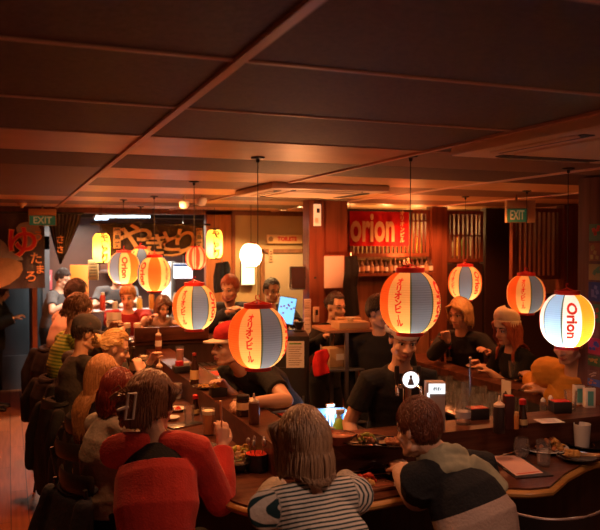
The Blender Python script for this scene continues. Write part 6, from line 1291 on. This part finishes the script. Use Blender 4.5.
o = thing('napkin', 'folded pale napkin under the chopsticks left of the wine glass', 'napkin', spot(507, 452.5, ZC), .35); MB().box((0, 0, .002), (.10, .035, .004), bev=.001).build('napkin', PAPER, o); MB().box((0, 0, .0045), (.012, .03, .002)).build('rest', BLACKGLAZE, o, smooth=0)
qd = [on(x, y, ZC) for x, y in ((488, 457), (517, 455.5), (552, 476), (516, 479))]; cc = sum(qd)/4; o = thing('menu_clipboard', 'pinkish menu sheet on a black clipboard at the front counter edge', 'menu', tuple(cc)); P2 = [(q-cc)[:2] for q in qd]; MB().prism([tuple(q*1.04) for q in P2], 0, .006).build('clipboard', BLACKPLASTIC, o, smooth=0)
c2 = (P2[0]+P2[1]+P2[2]+P2[3])/4; e1 = [P2[0]*.93, P2[1]*.9, P2[2]*.80+np.array((-.01, .0)), P2[3]*.86]; MB().prism([tuple(q) for q in e1], .006, .0075).build('menu_sheet', mat('menu_paper', (.70, .42, .34), .7), o, smooth=0); t = MB(); mid = (e1[2]+e1[3])/2; t.prism([tuple(q) for q in (e1[3]*.9, e1[2]*.9, e1[2]*.82, e1[3]*.82)], .0075, .008); t.build('red_line', mat('menu_red', (.62, .10, .06), .6), o, smooth=0)
# --- right arm
PT = ZS
def gl(label, px, py, **k): return glass(label, (*spot(px, py, PT)[:2], PT), **k)
gl('clear tumbler in front of the woman in the cream beanie', 513, 377, r0=.033, r1=.040, h=.13, fill=ICEWATER, level=.4)
gl('short glass with a pale drink by the blonde woman\'s hand', 454.5, 356, r0=.034, r1=.040, h=.10, fill=BEER, level=.5)
plate('pale plate with ice coloured leftovers left of the beanie woman', spot(479, 368, PT), .11, mat('plate_sand', (.55, .36, .24), .3)); heap('leftovers', 'pale leftovers on the plate left of the beanie woman', (*spot(479, 368, PT)[:2], PT+.008), .07, .02, mat('leftover', (.50, .38, .28), .6), 18, .014)
plate('dark dish of leftovers in front of the mustard jacket', spot(524, 381, PT), .09, BLACKGLAZE); heap('food', 'bits of food on the dark dish before the mustard jacket', (*spot(524, 381, PT)[:2], PT+.008), .05, .02, MEAT, 10, .014)
bowl('small pale dipping bowl left of the yellow box on the right arm', spot(537, 386, PT), .045, .035, mat('bowl_sand', (.62, .45, .30), .3))
o = thing('note_box', 'pale yellow box on a black base before the mustard jacket', 'box', spot(549.5, 390, PT), -.4); MB().box((0, 0, .02), (.11, .09, .04), bev=.003).build('base', BLACKPLASTIC, o); MB().box((0, 0, .065), (.075, .06, .05), bev=.003).build('notes', mat('notes_pale', (.80, .62, .30), .7), o)
squeeze('brown squeeze bottle with a cream tip at the far end of the right arm', spot(441, 361, PT), .20, (.13, .045, .022)); soy('soy sauce bottle with a red cap at the far end of the right arm', spot(449, 362, PT), .15)
gl('amber pint at the far end of the right arm', 434, 354, r0=.033, r1=.040, h=.15, fill=BEER, level=.8)
o = thing('phone', 'black phone lying between the tumbler and the small bowl on the right arm', 'phone', spot(530, 391, PT), .5); MB().box((0, 0, .004), (.075, .15, .008), bev=.003).build('case', BLACKPLASTIC, o); MB().box((0, 0, .0085), (.066, .138, .001)).build('screen', mat('screen_off', (.03, .012, .010), .25), o, smooth=0)
p = on_x(507.5, 391, 3.405); o = thing('paper_notice', 'small white notice with a dark picture on the inner face of the right arm', 'notice', tuple(p+np.array((0, 0, .0))), PI/2+.0); MB().box((0, .012, 0), (.11, .004, .16)).build('sheet', PAPER, o, smooth=0); q = MB(); q.ball((-.018, .016, -.035), (.016, .002, .020)); q.ball((.018, .016, -.035), (.016, .002, .020)); q.ball((0, .016, -.012), (.014, .002, .014)); q.build('print', DARKINK, o); 
# glasses drying on the shelf under the right arm
GS = thing('glass_shelf', 'steel shelf crowded with clear glasses under the right arm of the bar', 'shelf', (0, 0, 0)); MB().box((3.17, 4.95, .885), (.42, 2.2, .02), bev=.003).build('shelf', STEEL, GS)
for y in (3.95, 5.0, 5.95): MB().box((3.17, y, .44), (.40, .03, .87)).build('support', mat('steel_dark', (.25, .25, .26), .4), GS, smooth=0)
k = 0
for row in range(3):
    for j in range(12):
        x = 3.03+.13*row; y = 4.10+.115*j+.03*row; k += 1
        glass('upturned clear glass drying in rows under the right arm', (x, y, .895), .036, .031, .14+.02*((k*3) % 2), group='glasses drying under the right arm')
q = MB(); q.tube([on(470, 408, .95)*np.array((1, 1, 0))+np.array((0, 0, .895)), on(470, 408, .95)*np.array((1, 1, 0))+np.array((0, 0, 1.35))], .006, 8); p = on(470, 408, .95); o = thing('steel_rod', 'thin upright metal rod between the drying glasses and the front ledge', 'rod', (p[0], p[1], .895)); MB().tube([(0, 0, 0), (0, 0, .40)], .006, 8).build('rod', STEEL, o); MB().ball((0, 0, .41), .012).build('tip', STEEL, o)
# ------------------------------------------------------------------ stools, chairs, coats
STOOLM = mat('stool_black', (.022, .018, .017), .4); SEATM = mat('stool_seat', (.05, .02, .015), .5)
def make_stool(label, loc, rz, z=.655):
    r = thing('bar_stool', label, 'stool', (loc[0], loc[1], 0), rz, None)
    MB().lathe([(.165, z-.03), (.175, z-.02), (.175, z-.008), (.16, z), (0, z+.002)], n=28).build('seat', SEATM, r)
    for sx in (-1, 1):
        for sy in (-1, 1): q = MB(); q.tube([(sx*.11, sy*.11, z-.03), (sx*.19, sy*.19, 0)], [.016, .013], 8); q.build('leg', STOOLM, r)
    q = MB(); q.tube([(.16*math.cos(a), .16*math.sin(a), .24) for a in np.linspace(0, 2*PI, 25)], .009, 6); q.build('foot_ring', STEEL, r)
    q = MB(); q.tube([(-.13, -.14, z-.02), (-.15, -.185, z+.26)], .012, 8); q.build('back_post', STOOLM, r); q = MB(); q.tube([(.13, -.14, z-.02), (.15, -.185, z+.26)], .012, 8); q.build('back_post', STOOLM, r)
    q = MB(); q.loft([(.17*math.sin(a), -.10-.10*math.cos(a), z+.27) for a in np.linspace(-1.1, 1.1, 11)], [(.05, .010)]*11, (0, 0, 1), 10); q.build('back_rest', STOOLM, r); return r
who = {'striped': 'the woman in the striped top', 'scarf': 'the man in the sage scarf', 'red': 'the red sweater woman', 'grey': 'the pale grey jacket', 'longhair': 'the woman with very long hair', 'blonde': 'the blonde woman in profile',
       'cap': 'the man in the grey cap', 'green': 'the green striped knit', 'pale': 'the pale coat', 'maroon': 'the man in maroon', 'taupe': 'the woman in taupe', 'suit': 'the bearded man', 'blackblonde': 'the blonde woman in black', 'beanie': 'the woman in the cream beanie', 'mustard': 'the mustard jacket'}
for k, v in who.items():
    I = C[k]; make_stool('black bar stool with a round seat under '+v, I['loc'], math.radians(dict(striped=4, scarf=-2, red=-34, grey=-66, longhair=-62, blonde=-80, cap=-72, green=-72, pale=-70, maroon=172, taupe=182, suit=168, blackblonde=128, beanie=98, mustard=104)[k]), .785 if k == 'pale' else .835 if k in ('suit', 'maroon') else .815 if k == 'taupe' else .665)
# curved metal edged chair at the lower right
c0 = on(549, 520, .90); dirv = unit(np.array((c0[0], c0[1], 0))); cc = c0+dirv*.26; r = thing('tub_chair', 'empty black tub chair with a pale metal rim at the front counter', 'chair', (cc[0], cc[1], 0), 0)
fa = math.atan2(-dirv[1], -dirv[0]); V = []; F = []; n = 28
arc = [fa+math.radians(a) for a in np.linspace(-115, 95, n+1)]
hh = [.90+.0*abs(i-n/2)/n+.05*max(0, (i-n*.55)/n) for i in range(n+1)]
b = MB(); V = [(.27*math.cos(a), .25*math.sin(a), h_-.005) for a, h_ in zip(arc, hh)]+[(.23*math.cos(a), .21*math.sin(a), .62) for a in arc]; o = len(V); V += [(x*.95, y*.95, z) for x, y, z in V]
for i in range(n): F += [(i, i+1, n+2+i, n+1+i), (o+i+1, o+i, o+n+1+i, o+n+2+i), (i+1, i, o+i, o+i+1), (n+1+i, n+2+i, o+n+2+i, o+n+1+i)]
F += [(0, n+1, o+n+1, o), (n, o+n, o+2*n+1, 2*n+1)]; b.add(V, F); b.build('shell', STOOLM, r)
q = MB(); q.tube([(.266*math.cos(a), .246*math.sin(a), h_) for a, h_ in zip(arc, hh)], .006, 8); q.build('rim', mat('pale_metal', (.62, .52, .50), .3, metal=.7), r)
MB().lathe([(.20, .60), (.22, .62), (.21, .655), (0, .66)], n=28).build('seat', SEATM, r)
for k in range(4): a = k*PI/2+.5; q = MB(); q.tube([(.15*math.cos(a), .15*math.sin(a), .61), (.22*math.cos(a), .22*math.sin(a), 0)], .012, 8); q.build('leg', STOOLM, r)
# coats hung over the backs of the stools along the aisle
def coat(label, key, side, mm, w_=.40, top=.97, bot=.35, off=.15, name='coat'):
    I = C[key]; R_ = I['Rz']; base = np.array((I['loc'][0], I['loc'][1], 0)); c0 = base+R_@np.array((side, -off, 0)); r = thing(name, label, 'coat', (c0[0], c0[1], 0), math.atan2(R_[1, 0], R_[0, 0])); m = MB(); L = top-bot
    m.loft([(0, .02, top), (0, 0, top-.06), (0, -.03, top-L*.35), (0, -.035, top-L*.7), (.01, -.03, bot)], [(w_*.36, .03), (w_*.46, .06), (w_*.50, .075), (w_*.53, .08), (w_*.55, .07)], (1, 0, 0), 24, round_caps=False)
    m.loft([(-w_*.42, -.03, top-.06), (-w_*.50, -.09, top-L*.4), (-w_*.46, -.10, top-L*.72)], [(.05, .045), (.055, .045), (.045, .04)], (1, 0, 0), 12); m.loft([(w_*.42, -.03, top-.06), (w_*.48, -.09, top-L*.4), (w_*.46, -.09, top-L*.75)], [(.05, .045), (.055, .045), (.045, .04)], (1, 0, 0), 12)
    me = fuse(m, .010, 2, 'cloth')
    for v in me.vertices: v.co += v.normal*.012*mnoise.noise(Vector((v.co.x*9+side*7, v.co.y*9, v.co.z*6)))
    me.materials.append(mm); link('cloth', me, r)
    q = MB(); q.loft([(.13*math.cos(a), .03+.05*math.sin(a), top-.005+.015*math.sin(a)) for a in np.linspace(PI*.9, PI*2.1, 12)], [(.02, .03)]*12, (0, 0, 1), 8); q.build('collar', mm, r); return r
coat('black coat hanging over the stool of the man in the grey cap', 'cap', .02, BLACKCLOTH, bot=.30)
coat('black puffer coat hanging over the stool of the green striped knit', 'green', .0, fabric('puffer_black', (.010, .009, .010), scale=20), .46, 1.0, .50)
coat('dark coat hanging over the stool of the blonde woman in profile', 'blonde', .0, mat('coat_brown_black', (.010, .008, .008), .8), .36, .92, .25)
coat('black padded jacket over the stool of the guest in the pale coat', 'pale', .0, fabric('puffer_black', (.010, .009, .010)), .50, 1.15, .55)
coat('dark navy coat hanging over the stool of the pale grey jacket', 'grey', -.02, NAVY, .40, .90, .25, .16)

w_ = C['cap']['toW']([q for q in C['cap']['seg'] if q[0] == 'L'][0][4]); o = thing('napkin', 'white paper napkin held up by the man in the grey cap', 'napkin', (w_[0]+.03, w_[1]+.06, w_[2]+.07), -.5); q = MB(); cloth_sheet(q, -.06, .06, -.06, .06, 0, 1.5, .008, n=14, m=6); q.build('sheet', PAPER, o); MB().box((0, -.012, .0), (.09, .002, .006)).build('fold', mat('pale_writing', (.45, .36, .3), .7), o, smooth=0)
